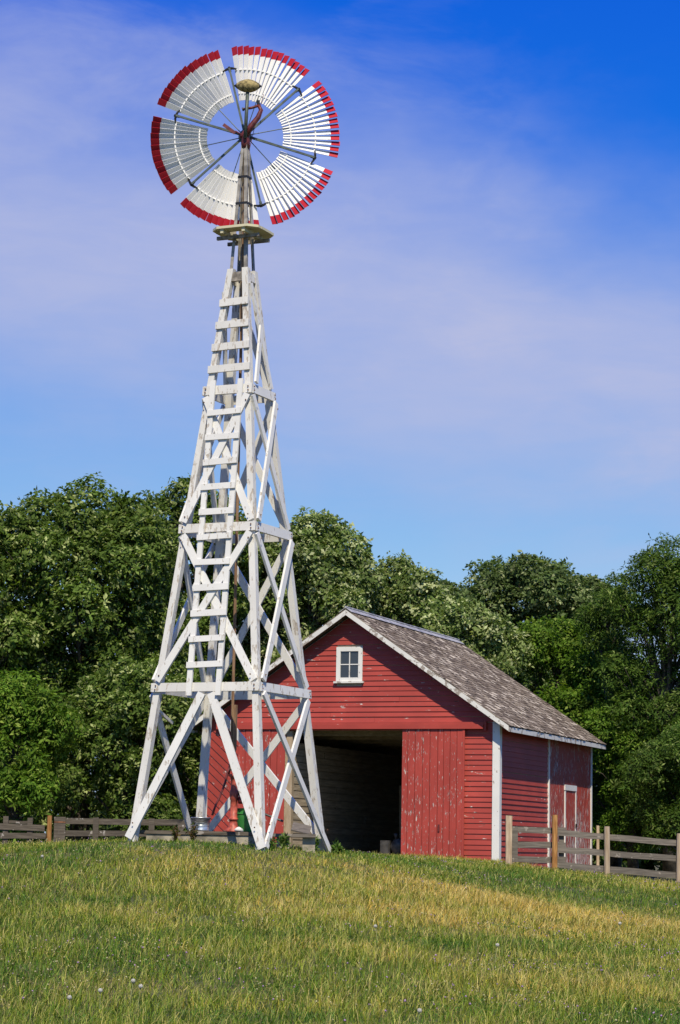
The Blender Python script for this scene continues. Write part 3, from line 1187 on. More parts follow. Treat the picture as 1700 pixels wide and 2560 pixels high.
def set_col(me, cols, dom='POINT'):
    at = me.color_attributes.new('Col', 'FLOAT_COLOR', dom)
    at.data.foreach_set('color', np.asarray(cols, np.float32).ravel())


def row_items(seed):
    rr = random.Random(seed)
    items = []
    nrow = int(slope_len / EXS) + 1
    for r_ in range(nrow):
        d = r_ * EXS + rr.uniform(-.006, .006)
        if d > slope_len - .08:
            continue
        y = YF + .004 + rr.uniform(-.1, 0)
        while y < YB:
            w = rr.uniform(.08, .17)
            y0, y1 = max(y, YF + .002), min(y + w, YB - .001)
            if y1 - y0 > .03:
                tone = rr.choice(TONES[:10]) if rr.random() > .09 else TONES[10]
                if rr.random() > .012:
                    items.append((d + rr.uniform(-.012, .012), (y0 + y1) / 2, y1 - y0 - .006, tone, rr.uniform(0, .016) if rr.random() < .35 else rr.uniform(0, .004), rr.uniform(-.02, .02)))
            y += w
    return items


def basis(sgn):
    # slope frame at the eave, top of deck
    ue = AX + sgn * (-AX + EU + .03)
    ze = 5.79 - SL * (-AX + EU + .03) + .05 + TH + .002
    ex = Vector((-sgn * cs, 0, sn))
    ey = Vector((0, -sgn * 1, 0)) if sgn > 0 else Vector((0, 1, 0))
    ez = ex.cross(ey)
    if ez.z < 0:
        ey = -ey
        ez = ex.cross(ey)
    return Vector((ue, 0, ze)), ex, ey, ez


variants = {}


def variant(wi, tone, cup):
    key = (wi, tone, cup)
    if key not in variants:
        me = mesh(shingle_geo(.08 + .03 * wi, .34, .013, cup), BOXF, M_shingle)
        set_col(me, [tone + (1,)] * 8)
        variants[key] = me
    return variants[key]


for sgn in (1, -1):
    O, ex, ey, ez = basis(sgn)
    items = row_items(5 + sgn)
    indiv = set()
    if sgn > 0:
        order = sorted(range(len(items)), key=lambda i: items[i][1] * 1.0 + items[i][0] * .25)
        indiv = set(order[:296])
    V, Fc, Cc = [], [], []
    tilt = .030                       # each course lies on the one below
    for i, (d, y, w, tone, cup, skew) in enumerate(items):
        ax_ = (ex - ez * tilt).normalized()
        sx_ = (ey + ax_ * skew).normalized()
        nz = ax_.cross(sx_).normalized()
        if nz.dot(ez) < 0:
            nz = -nz
        p = O + ex * d + Vector((0, y, 0)) + ez * .012
        if i in indiv:
            wi = min(3, max(0, int(round((w - .08) / .03))))
            ln = min(1.0, (slope_len + .05 - d) / .34)
            me = variant(wi, tone, 0.012 if cup > .006 else 0.002)
            o = bpy.data.objects.new('shingle', me)
            link(o, roof)
            M = Matrix((ax_, sx_, nz)).transposed().to_4x4()
            M.translation = p
            sc = Matrix.Diagonal((ln, w / (.08 + .03 * wi), 1, 1))
            o.matrix_local = M @ sc
        else:
            b0 = len(V)
            for a, b_, c_2 in shingle_geo(w, min(.34, slope_len + .05 - d), .013, cup):
                V.append(p + ax_ * a + sx_ * b_ + nz * c_2)
                Cc.append(tone + (1,))
            Fc += [tuple(k + b0 for k in f) for f in BOXF]
    me = mesh(V, Fc, M_shingle)
    set_col(me, Cc)
    o = link(bpy.data.objects.new('shingles', me), roof)
    o['kind'] = 'stuff'


def bl(x, y, z=0.0):                  # barn coordinates to world
    c1, s1 = math.cos(-BA), math.sin(-BA)
    return (BO[0] + c1 * x - s1 * y, BO[1] + s1 * x + c1 * y, BO[2] + z)


# machine standing inside the doorway
mc = thing('feed_mill', 'small grey machine with round drum standing on the floor in the barn doorway', 'machine', bl(-3.1, 1.7, .12), -BA)
mb = MB()
mb.box(-.34, -.10, -.15, .15, 0, .38)
mb.box(-.32, -.12, -.17, -.151, .05, .3)
mb.build('housing', M_machine, mc)
mb = MB()
mb.lathe([(.05, -.16), (.19, -.15), (.21, -.10), (.21, .12), (.19, .15), (.05, .16)], (.12, 0, .23), 18, 'y')
mb.build('drum', M_machine, mc, True)
mb = MB()
mb.lathe([(.03, 0), (.04, .04), (.075, .13)], (.02, 0, .42), 10)
mb.build('hopper', M_machine, mc, True)
mb = MB()
mb.box(-.3, .3, -.12, -.06, -.0, .035)
mb.box(-.3, .3, .06, .12, -.0, .035)
mb.build('skid', M_iron, mc)

# ------------------------------------------------------------------ well deck and what stands on it
DK = 1.935
wd = thing('well_deck', 'low deck of dark weathered planks on a pale concrete curb under the tower', 'deck', (-1.9, 41.3, 1.55))
wd_l = lambda x, y, z: (x + 1.9, y - 41.3, z - 1.55)
mb = MB()
a, b_ = wd_l(-3.25, 40.525, 1.35), wd_l(-1.2, 42.3, DK - .068)
mb.box(a[0], b_[0], a[1], b_[1], a[2], b_[2])
mb.build('curb', M_concrete, wd)
yy = 40.50
while yy < 42.35:
    w = random.uniform(.17, .22)
    a, b_ = wd_l(-3.42 + random.uniform(-.03, .03), yy, DK - .063 + random.uniform(-.004, 0)), wd_l(-1.22 + random.uniform(-.04, .04), yy + w - .012, DK)
    mb = MB()
    mb.box(a[0], b_[0], a[1], b_[1], a[2], b_[2] + random.uniform(-.006, 0))
    mb.build('plank', M_greyd, wd)
    yy += w
yy = 40.62
while yy < 42.2:
    a, b_ = wd_l(-1.17, yy, DK - .075), wd_l(-.34 + random.uniform(-.03, .03), yy + .2, DK - .02)
    mb = MB()
    mb.box(a[0], b_[0], a[1], b_[1] - .012, a[2], b_[2])
    mb.build('plank', M_grey, wd)
    yy += .21
for x in (-1.0, -.55):
    mb = MB()
    a, b_ = wd_l(x, 40.72, 1.3), wd_l(x + .22, 41.1, DK - .077)
    mb.box(a[0], b_[0], a[1], b_[1], a[2], b_[2])
    mb.build('block', M_concrete, wd)
mb = MB()
mb.beam((-.68, 40.9, DK + .07), (-.36, 40.9, DK - .0), (0, -.35, 1), .42, .025)
lid = mb.build('hatch_board', M_grey, None)
tag(lid, 'grey tilted plank lid lying on the right end of the well deck', 'lid')
lid.location.z = .03
lid.location.x = -.06

pump = thing('hand_pump', 'red orange cast iron hand pump with long curved lever on the well deck', 'pump', (-1.778, 41.2, DK))
mb = MB()
mb.lathe([(.16, 0), (.15, .025), (.085, .09), (.068, .16), (.066, .20), (.082, .205), (.082, .235), (.066, .24), (.062, .55), (.07, .56), (.075, .60), (.082, .66), (.072, .72), (.06, .74), (.056, .88), (.074, .95), (.11, .975), (.11, 1.0), (.05, 1.01)], k=18)
mb.build('column', M_pump, pump, True)
mb = MB()
mb.tube([(.03, 0, .68), (.11, -.01, .67), (.15, -.01, .62), (.155, -.01, .52)], [.045, .04, .05, .062], 10)
mb.lathe([(.07, -.06), (.085, 0), (.07, .06)], (.15, -.01, .55), 12)
mb.build('spout', M_pumpd, pump, True)
mb = MB()
mb.tube([(.03, 0, 1.0), (.02, 0, 1.12), (-.02, 0, 1.2), (-.07, 0, 1.18), (-.10, 0, 1.07), (-.11, 0, 1.0)], [.028, .032, .035, .035, .028, .022], 8)
mb.build('yoke', M_pumpd, pump, True)
mb = MB()
mb.tube([(-.05, -.02, 1.18), (-.12, -.03, 1.05), (-.16, -.05, .85), (-.24, -.08, .62), (-.32, -.1, .44), (-.37, -.12, .28)], [.024, .022, .020, .018, .018, .022], 8)
mb.build('lever', M_pumpd, pump, True)
mb = MB()
mb.tube([(.0, 0, .98), (.0, 0, 1.5)], .014, 6)
mb.build('piston_rod', M_iron, pump)

pipe = MB()
pipe.tube([(-1.60, 41.12, 2.39), (-.90, 40.95, 2.13)], .02, 8)
tag(pipe.build('spout_pipe', M_machine), 'thin grey pipe sloping down from the pump spout', 'pipe')

tub = thing('tub', 'green tapered tub standing on the deck right of the red pump', 'tub', (-1.52, 41.44, DK))
mb = MB()
mb.lathe([(.19, 0), (.195, .02), (.252, .36), (.252, .39), (.26, .395), (.26, .415), (.238, .415), (.235, .36), (.18, .03)], k=24)
mb.build('body', M_green, tub, True)
mb = MB()
mb.lathe([(.241, .305), (.250, .31), (.252, .325), (.2475, .33)], k=24, cap=False)
mb.build('band', M_green, tub, True)

bk = thing('bucket', 'galvanized metal bucket on the left part of the well deck', 'bucket', (-2.34, 40.95, DK))
mb = MB()
mb.lathe([(.145, 0), (.15, .01), (.15, .03), (.147, .035), (.168, .222), (.176, .226), (.176, .238), (.166, .238), (.14, .04), (.01, .035)], k=24)
mb.build('body', M_zinc, bk, True)
mb = MB()
mb.lathe([(.1535, .085), (.158, .09), (.158, .10), (.1555, .105)], k=24, cap=False)
mb.build('band', M_zinc, bk, True)
mb = MB()
mb.tube([(.172, 0, .22), (.15, -.1, .20), (.06, -.185, .17), (-.06, -.185, .17), (-.15, -.1, .20), (-.172, 0, .22)], .006, 5)
mb.build('handle', M_iron, bk)

st = MB()
st.lathe([(.03, 0), (.085, .012), (.075, .05), (.035, .075), (.004, .08)], (-1.66, 40.82, DK - .003), 9)
st.jitter(.010)
tag(st.build('stone', M_stone, None, True), 'small white stone at the foot of the red pump', 'stone')


# ------------------------------------------------------------------ fences
def fence_post(parent, x, y, z0, z1, w, mat, name='post'):
    mb = MB()
    k = 9
    pts = [(x + random.uniform(-.01, .01), y, z0), (x, y, (z0 + z1) / 2), (x + random.uniform(-.01, .01), y, z1)]
    mb.tube(pts, [w / 2 * 1.05, w / 2, w / 2 * .97], k)
    return mb.build(name, mat, parent)


def rail(parent, x0, z0, x1, z1, h, y, mat=None, name='rail', t_=.03, n=6):
    mb = MB()
    # slightly warped board in n lengths
    pts = []
    for i in range(n + 1):
        f = i / n
        pts.append((x0 + (x1 - x0) * f, y + .008 * math.sin(f * 5 + x0), z0 + (z1 - z0) * f + .006 * math.sin(f * 7 + z0 * 9)))
    vs_ = []
    for x, yy_, z in pts:
        hh = h * random.uniform(.97, 1.03)
        vs_ += [(x, yy_, z - hh / 2), (x, yy_ + t_, z - hh / 2), (x, yy_ + t_, z + hh / 2), (x, yy_, z + hh / 2)]
    fs_ = [(0, 1, 2, 3), tuple(n * 4 + i for i in (3, 2, 1, 0))]
    for i in range(n):
        for j in range(4):
            fs_.append((i * 4 + j, (i + 1) * 4 + j, (i + 1) * 4 + (j + 1) % 4, i * 4 + (j + 1) % 4))
    mb.add(vs_, fs_)
    return mb.build(name, mat or M_grey, parent)


FY = 50.0
rf = thing('board_fence', 'grey three-rail board fence on pale posts beside the barn', 'fence', (0, 0, 0))
fence_post(rf, 5.82, FY - .06, 1.0, 2.25, .125, M_post)
fence_post(rf, 7.36, FY - .06, .85, 2.13, .13, M_post)
fence_post(rf, 9.1, FY - .06, .7, 2.0, .13, M_post)
fence_post(rf, 4.70, FY - .10, 1.1, 2.475, .125, M_posto)
for zA, zB in ((2.105, 1.925), (1.75, 1.595), (1.425, 1.245)):
    xm_ = 5.82
    zm_ = zA + (zB - zA) * .42
    rail(rf, 4.72, zA, xm_ - .004, zm_, .128, FY + .005)
    rail(rf, xm_ + .004, zm_ - .004, 7.36, zB, .128, FY + .005)
    rail(rf, 7.37, zB, 9.1, zB - .16, .128, FY + .005)
gate = thing('gate', 'grey board gate hung between the pale post and the orange post beside the barn', 'gate', (0, 0, 0))
for z in (2.145, 1.835, 1.525):
    rail(gate, 3.80, z, 4.95, z - .0, .128, FY + .03, M_grey, 'rail')
for x, w in ((3.86, .125), (4.86, .11)):
    mb = MB()
    mb.box(x - w / 2, x + w / 2, FY - .002 if x < 4 else FY + .062, FY + .028 if x < 4 else FY + .09, 1.46, 2.215)
    mb.build('stile', M_grey, gate)
gp = thing('gate_post', 'square pale wooden gate post close to the white barn corner', 'post', (3.725, FY - .02, 1.2))
mb = MB()
mb.hexa([(-.062, -.06, -.1), (.062, -.06, -.1), (.062, .06, -.1), (-.062, .06, -.1), (-.068, -.06, 1.245), (.068, -.06, 1.24), (.068, .06, 1.24), (-.068, .06, 1.245)])
mb.build('post', M_post, gp)
bp = thing('fence_post', 'pale wooden post standing at the far corner of the barn', 'post', (6.95, 61.75, 1.1))
mb = MB()
mb.hexa([(-.035, -.05, -.1), (.035, -.05, -.1), (.035, .05, -.1), (-.035, .05, -.1), (-.035, -.05, 1.3), (.035, -.05, 1.3), (.035, .05, 1.31), (-.035, .05, 1.31)])
mb.build('post', M_post, bp)

lf = thing('board_fence', 'low dark weathered fence of two boards and short posts under the oaks', 'fence', (0, 0, 0))
for x, z1 in ((-7.02, 2.24), (-6.5, 2.215)):
    mb = MB()
    mb.box(x - .055, x + .055, FY + .002, FY + .08, 1.1, z1)
    mb.build('post', M_greyd, lf)
rail(lf, -9.2, 2.10, -6.18, 1.995, .13, FY - .03, M_greyd)
rail(lf, -9.2, 1.78, -6.15, 1.84, .12, FY - .03, M_greyd)
rail(lf, -7.0, 2.12, -6.5, 2.12, .06, FY + .082, M_greyd)
op = thing('fence_post', 'rusty orange wooden post left of the low gate below the oaks', 'post', (-6.08, FY - .02, 1.1))
fence_post(op, 0, 0, 0, 1.17, .105, M_posto)
lg = thing('gate', 'long low weathered board gate behind the left foot of the tower', 'gate', (0, 0, 0))
rail(lg, -5.97, 2.155, -2.95, 2.175, .125, FY, M_greyd)
rail(lg, -5.97, 1.905, -2.95, 1.92, .12, FY, M_greyd)
rail(lg, -5.97, 1.60, -2.95, 1.62, .12, FY, M_greyd)
for x, w in ((-5.86, .24), (-5.09, .12), (-3.9, .12), (-3.0, .12)):
    mb = MB()
    mb.box(x - w / 2, x + w / 2, FY - .034, FY - .010, 1.3, 2.245)
    mb.build('stile', M_greyd, lg)
mb = MB()
mb.box(-5.98, -5.74, FY - .042, FY - .035, 2.12, 2.15)
mb.build('hinge', M_rust, lg)
mb = MB()
mb.beam((-3.95, FY - .35, gz(-3.95, FY - .35) - .03), (-3.15, FY - .1, 2.19), (0, -1, .2), .14, .03)
tag(mb.build('plank', M_greyd), 'loose grey plank leaning up against the low board gate', 'plank')

# ------------------------------------------------------------------ foliage
def quads_mesh(P, A, B, cols, mat, name):
    """diamond leaves: base P, direction A (length vec), half width vec B"""
    n = len(P)
    nrm = np.cross(A, B)
    nl = np.linalg.norm(nrm, axis=1, keepdims=True) + 1e-9
    fold = nrm / nl * (np.linalg.norm(B, axis=1, keepdims=True) * .35)
    v = np.stack([P, P + A * .45 + B + fold, P + A, P + A * .45 - B + fold], 1).reshape(-1, 3)
    me = bpy.data.meshes.new(name)
    me.vertices.add(4 * n)
    me.vertices.foreach_set('co', v.astype(np.float32).ravel())
    me.loops.add(4 * n)
    me.loops.foreach_set('vertex_index', np.arange(4 * n, dtype=np.int32))
    me.polygons.add(n)
    me.polygons.foreach_set('loop_start', np.arange(0, 4 * n, 4, dtype=np.int32))
    me.polygons.foreach_set('loop_total', np.full(n, 4, dtype=np.int32))
    me.update(calc_edges=True)
    me.materials.append(mat)
    c4 = np.concatenate([np.repeat(cols, 4, 0), np.ones((4 * n, 1))], 1)
    set_col(me, c4)
    return me


def unit(v):
    return v / (np.linalg.norm(v, axis=1, keepdims=True) + 1e-9)


PAL = {
    'oak': (np.array([(.058, .098, .017), (.092, .146, .026), (.142, .196, .044), (.30, .34, .13)]), np.array([.30, .32, .23, .15])),
    'pale': (np.array([(.092, .140, .034), (.140, .195, .056), (.205, .255, .092), (.40, .43, .22)]), np.array([.22, .29, .27, .22])),
    'far': (np.array([(.066, .104, .030), (.095, .140, .044), (.138, .182, .068), (.25, .28, .13)]), np.array([.32, .34, .22, .12])),
    'bright': (np.array([(.064, .130, .012), (.098, .178, .018), (.145, .225, .028), (.22, .29, .055)]), np.array([.32, .34, .24, .10])),
    'willow': (np.array([(.046, .090, .014), (.070, .124, .018), (.102, .158, .028), (.19, .24, .070)]), np.array([.34, .34, .23, .09])),
}


def crown_leaves(lobes, n, size, pal, aspect=.42, tuft=7, droop=0.0, r_=rng):
    lobes = np.asarray(lobes, float)
    w = lobes[:, 3] ** 2
    nt_ = n // tuft
    li = r_.choice(len(lobes), nt_, p=w / w.sum())
    d = unit(r_.normal(0, 1, (nt_, 3)) + np.array([0, -.25, .35]))
    rad = lobes[li, 3] * (0.58 + .5 * r_.random(nt_) ** .6)
    # bumpy lobes
    ph = li[:, None] * 1.7
    bump_ = 1 + .14 * np.sin(d[:, :1] * 7 + ph) * np.sin(d[:, 1:2] * 6 + ph * 2) + .10 * np.sin(d[:, 2:3] * 11 + ph)
    tp = lobes[li, :3] + d * rad[:, None] * bump_ * np.array([1, 1, .92])
    ti = np.repeat(np.arange(nt_), tuft)
    m_ = len(ti)
    # a tuft is a rosette of leaves turned out and up to the light
    tn = unit(d * .75 + np.array([0, 0, .45]) + r_.normal(0, .38, (nt_, 3)))
    e1 = unit(np.cross(tn, r_.normal(0, 1, (nt_, 3))))
    e2 = np.cross(tn, e1)
    an = r_.random(m_) * 2 * np.pi
    lift = r_.normal(.15 - droop, .38, m_)
    out = unit(e1[ti] * np.cos(an)[:, None] + e2[ti] * np.sin(an)[:, None] + tn[ti] * lift[:, None])
    L = size * (.65 + .7 * r_.random(m_))
    A = out * L[:, None]
    P = tp[ti] + out * (size * .25) + r_.normal(0, size * .30, (m_, 3))
    side_ = unit(np.cross(tn[ti] + r_.normal(0, .35, (m_, 3)), out))
    B = side_ * (L * aspect * .5)[:, None]
    cols, pr = PAL[pal]
    tt = r_.choice(len(cols), nt_, p=pr)
    # tones drawn at random, pale ones included; most leaves share their tuft's tone
    ci = np.where(r_.random(m_) < .7, tt[ti], r_.choice(len(cols), m_, p=pr))
    c = cols[ci] * (.88 + .38 * r_.random((m_, 1)))
    tone = .85 + .3 * r_.random(len(lobes))
    c = c * tone[li][ti][:, None] * (.8 + .4 * r_.random(nt_))[ti][:, None]
    return P, A, B, c


def make_tree(name, label, x, y, top, rx, pal, nleaf, size, bottom=0.5, nl=26, lr=(.26, .40), seed=1, group=None, aspect=.42, droop=0.0, ry=None, cat='tree', shape=1.0, tuft=9):
    nleaf, size, aspect = int(nleaf * 1.42), size * .82, min(.55, aspect * 1.25)
    rr = np.random.default_rng(seed)
    z0 = gz(x, y)
    h = top - z0
    tr = thing(name, label, cat, (x, y, z0), 0, group)
    cb = bottom
    cz, rz = (cb + h) / 2, (h - cb) / 2
    ry = ry or rx * .85
    lobes = []
    tries = 0
    while len(lobes) < nl and tries < 4000:
        tries += 1
        d = rr.normal(0, 1, 3)
        d /= np.linalg.norm(d)
        f = rr.random() ** .35 * .84
        d = np.sign(d) * np.abs(d) ** .8          # a fuller, squarer dome
        p = np.array([d[0] * rx * f, d[1] * ry * f, d[2] * rz * f * shape])
        lrad = rr.uniform(*lr) * min(rx, 2.6)
        lrad = min(lrad, 1.15)
        pz = cz + p[2]
        # keep inside the envelope at the top
        if pz + lrad > h:
            pz = h - lrad * .95
        if all(np.hypot(np.hypot(p[0] - q[0], p[1] - q[1]), pz - q[2]) > .52 * (lrad + q[3]) for q in lobes):
            lobes.append((p[0], p[1], max(pz, lrad * .6), lrad))
    tr_ = min(.9, rx * .42)
    for ax_, az_ in ((0, 0), (-.42, .5), (.42, .42), (.1, .75), (-.75, 1.0), (.75, 1.05)):
        q_ = tr_ * rr.uniform(.8, 1.05)
        lobes.append((ax_ * rx * rr.uniform(.8, 1.1), rr.uniform(-.3, .1) * ry, h - q_ * .95 - az_ * .55 * min(rx, 2.0), q_))
    P, A, B, c = crown_leaves(lobes, nleaf, size, pal, aspect, tuft, droop, rr)
    me = quads_mesh(P, A, B, c, M_leaf, 'crown')
    cr = link(bpy.data.objects.new('crown', me), tr)
    # trunk with limbs reaching into the lobes
    mb = MB()
    tw = .05 * h ** .75 * (.55 if rx < 1.3 else .8)
    th_ = h * .72
    bend = [(0, 0), (rr.uniform(-.1, .1), rr.uniform(-.1, .1)), (rr.uniform(-.25, .25), rr.uniform(-.2, .2)), (rr.uniform(-.35, .35), rr.uniform(-.3, .3))]
    tp = [(bx_, by_, z_) for (bx_, by_), z_ in zip(bend, (-.15, th_ * .3, th_ * .65, th_))]
    mb.tube(tp, [tw * 1.25, tw, tw * .7, tw * .35], 9)
    for lx, ly, lz, lrd in lobes:
        f = min(.95, max(.2, lz / th_ * .62))
        k = min(2, int(f * 3))
        g_ = f * 3 - k
        a = Vector(tp[k]).lerp(Vector(tp[k + 1]), g_)
        e_ = Vector((lx, ly, lz))
        mid = a.lerp(e_, .5) + Vector((0, 0, .08 * (e_ - a).length)) + Vector(rr.normal(0, .1, 3))
        mb.tube([a, mid, e_], [tw * .34, tw * .2, tw * .06], 5, False)
        for _ in range(3):
            q = e_ + Vector(rr.normal(0, lrd * .45, 3))
            mb.tube([mid, mid.lerp(q, .6) + Vector(rr.normal(0, .05, 3)), q], [tw * .12, tw * .08, tw * .03], 4, False)
    mb.build('trunk', M_bark, tr, True)
    return tr


G1 = 'trees behind the farmyard'
make_tree('oak_tree', 'broad dark green oak at the edge of the wood beside the tall oak', -9.6, 60.5, 10.9, 2.7, 'oak', 52000, .16, .3, 40, seed=3, group=G1)
make_tree('oak_tree', 'tallest dense oak rising behind the low board gate', -6.7, 61.5, 11.35, 2.75, 'oak', 62000, .16, .3, 46, seed=4, group=G1)
make_tree('oak_tree', 'open crowned oak with sky gaps directly behind the tower', -4.35, 66.5, 12.2, 2.0, 'oak', 36000, .17, 3.2, 24, seed=5, group=G1)
make_tree('oak_tree', 'low leafy young oak growing under the tall oak', -5.2, 57.5, 6.2, 1.75, 'oak', 30000, .14, .1, 24, seed=6, group=G1)
make_tree('bush', 'yellow green feathery bush behind the short posts of the low fence', -7.5, 54.8, 5.7, 1.35, 'bright', 22000, .15, .05, 18, seed=7, group=G1, cat='bush', aspect=.3, droop=.35)
make_tree('oak_tree', 'mid green oak whose crown shows through the tower lattice', -2.6, 69.0, 11.0, 1.9, 'pale', 32000, .17, 2.0, 24, seed=8, group=G1)
make_tree('oak_tree', 'pale tipped oak rising above the left roof slope of the barn', -.75, 67.5, 11.45, 1.95, 'pale', 38000, .17, 2.4, 26, seed=9, group=G1)
make_tree('oak_tree', 'pale rounded oak just behind the barn ridge', 1.75, 69.0, 10.35, 1.75, 'pale', 34000, .17, 1.5, 24, seed=10, group=G1)
make_tree('oak_tree', 'pale low oak behind the far end of the barn ridge', 3.7, 67.5, 8.9, 1.6, 'pale', 30000, .16, 1.0, 24, seed=11, group=G1)
make_tree('oak_tree', 'distant dark round-headed oak with sky gaps standing beyond the barn roof', 6.75, 84.5, 12.4, 2.75, 'far', 40000, .20, 4.0, 26, seed=12, group=G1)
make_tree('oak_tree', 'small distant oak top peeping out between the barn ridge oaks', 3.9, 87.0, 11.7, 1.3, 'far', 14000, .20, 4.0, 12, seed=13, group=G1)
make_tree('oak_tree', 'small distant dark treetop between the round-headed oak and the willow', 9.4, 87.0, 12.0, 1.2, 'far', 14000, .20, 4.0, 12, seed=14, group=G1)
make_tree('maple_tree', 'bright green maple leaning over the rear slope of the barn roof', 6.6, 69.0, 8.7, 2.5, 'bright', 50000, .15, .2, 30, seed=15, group=G1, aspect=.4)
make_tree('willow_tree', 'tall dark willow with slender upright sprays behind the board fence', 9.3, 64.5, 10.5, 1.85, 'willow', 56000, .15, .2, 48, (.26, .40), seed=16, group=G1, aspect=.24)
make_tree('willow_tree', 'thin pointed willow between the maple and the tall willow', 8.0, 66.5, 9.3, 1.0, 'willow', 20000, .15, .5, 20, (.3, .45), seed=17, group=G1, aspect=.24)
make_tree('bush', 'bright green shrub close to the far corner of the barn', 8.35, 65.3, 6.4, 1.35, 'bright', 30000, .13, .05, 26, seed=18, group=G1, cat='bush', aspect=.32)
make_tree('bush', 'dark green arching shrub behind the right end of the board fence', 8.6, 57.6, 4.9, 1.25, 'willow', 26000, .13, .25, 22, seed=19, group=G1, cat='bush', aspect=.26, droop=.2)
make_tree('bush', 'dark leafy bush against the left wall of the barn', -3.9, 60.2, 6.0, 1.3, 'oak', 24000, .14, .05, 20, seed=20, group=G1, cat='bush')

# the wood behind, one mass
rr = np.random.default_rng(50)
lob = []
for i in range(170):
    x = -22 + 44 * rr.random()
    zt = 5.2 + 1.8 * math.sin(x * .35 + 1) + (1.5 if x < -2 else 0)
    lob.append((x, 92 + rr.uniform(-3, 3), rr.uniform(1.2, max(3, zt)), rr.uniform(1.0, 1.6)))
P, A, B, c = crown_leaves(lob, 90000, .34, 'far', .5, 7, 0, rr)
wdl = link(bpy.data.objects.new('woodland', quads_mesh(P, A, B, c * .8, M_leaf, 'woodland')))
tag(wdl, 'dark mass of distant woodland seen between the trees', 'woodland', kind='stuff')

# ------------------------------------------------------------------ grass
def vnoise(x, y, s, seed):
    r_ = np.random.default_rng(seed)
    tab = r_.random((64, 64))
    u, v = x / s + 100, y / s + 100
    i, j = np.floor(u).astype(int), np.floor(v).astype(int)
    fu, fv = u - i, v - j
    fu, fv = fu * fu * (3 - 2 * fu), fv * fv * (3 - 2 * fv)
    g_ = lambda a, b_2: tab[a % 64, b_2 % 64]
    return (g_(i, j) * (1 - fu) + g_(i + 1, j) * fu) * (1 - fv) + (g_(i, j + 1) * (1 - fu) + g_(i + 1, j + 1) * fu) * fv


def scatter(n, y0, y1, pad=1.6, power=1.0):
    out = []
    tot = 0
    while tot < n:
        m_ = n * 2
        y = y0 + (y1 - y0) * rng.random(m_)
        wmax = .147 * y1 + pad
        x = (rng.random(m_) * 2 - 1) * wmax
        keep = (np.abs(x) < .147 * y + pad) & (rng.random(m_) < (y0 / y) ** power)
        # not inside the barn, on the deck
        c1, s1 = math.cos(BA), math.sin(BA)
        bx_ = (x - BO[0]) * c1 - (y - BO[1]) * s1
        by_ = (x - BO[0]) * s1 + (y - BO[1]) * c1
        keep &= ~((bx_ > LX - .05) & (bx_ < .06) & (by_ > -.05))
        keep &= ~((x > -3.15) & (x < -.4) & (y > 40.5) & (y < 42.4))
        keep &= ~((y > 50.3) & (x > 4.3)) 
        out.append(np.stack([x[keep], y[keep]], 1))
        tot += keep.sum()
    return np.concatenate(out)[:n]


def dryness(x, y):
    d = .55 * vnoise(x, y, 2.3, 1) + .35 * vnoise(x, y, .8, 2) + .25 * vnoise(x, y, .3, 3) - .03
    # a dry straw belt below the barn, greener strips by the crest
    belt = np.exp(-((y - (36.5 + .1 * x)) / 3.2) ** 2)
    d = d + .44 * belt * (x > -4) * np.clip((x + 4) / 4, 0, 1)
    d = d - .5 * np.exp(-((y - 44.5 + 0.35 * x) / 2.6) ** 2) * np.clip((x + 1.5) / 2, 0, 1) * np.clip((8 - x) / 4, 0, 1)
    d = d - .45 * np.exp(-(((x + 2.6) / 1.6) ** 2 + ((y - 39.3) / .9) ** 2))
    d = d - .6 * np.exp(-(((x - 3.6) / .9) ** 2 + ((y - 22.0) / 1.3) ** 2))
    d = d - .35 * np.exp(-(((x - 1.2) / .5) ** 2 + ((y - 29) / .7) ** 2))
    d = d - .3 * np.exp(-(((x + .4) / .6) ** 2 + ((y - 22.4) / .6) ** 2))
    d = d - .10 * np.clip((1.0 - x) / 4, 0, 1)
    return np.clip((d - .45) * 1.3 + .42, 0, 1)


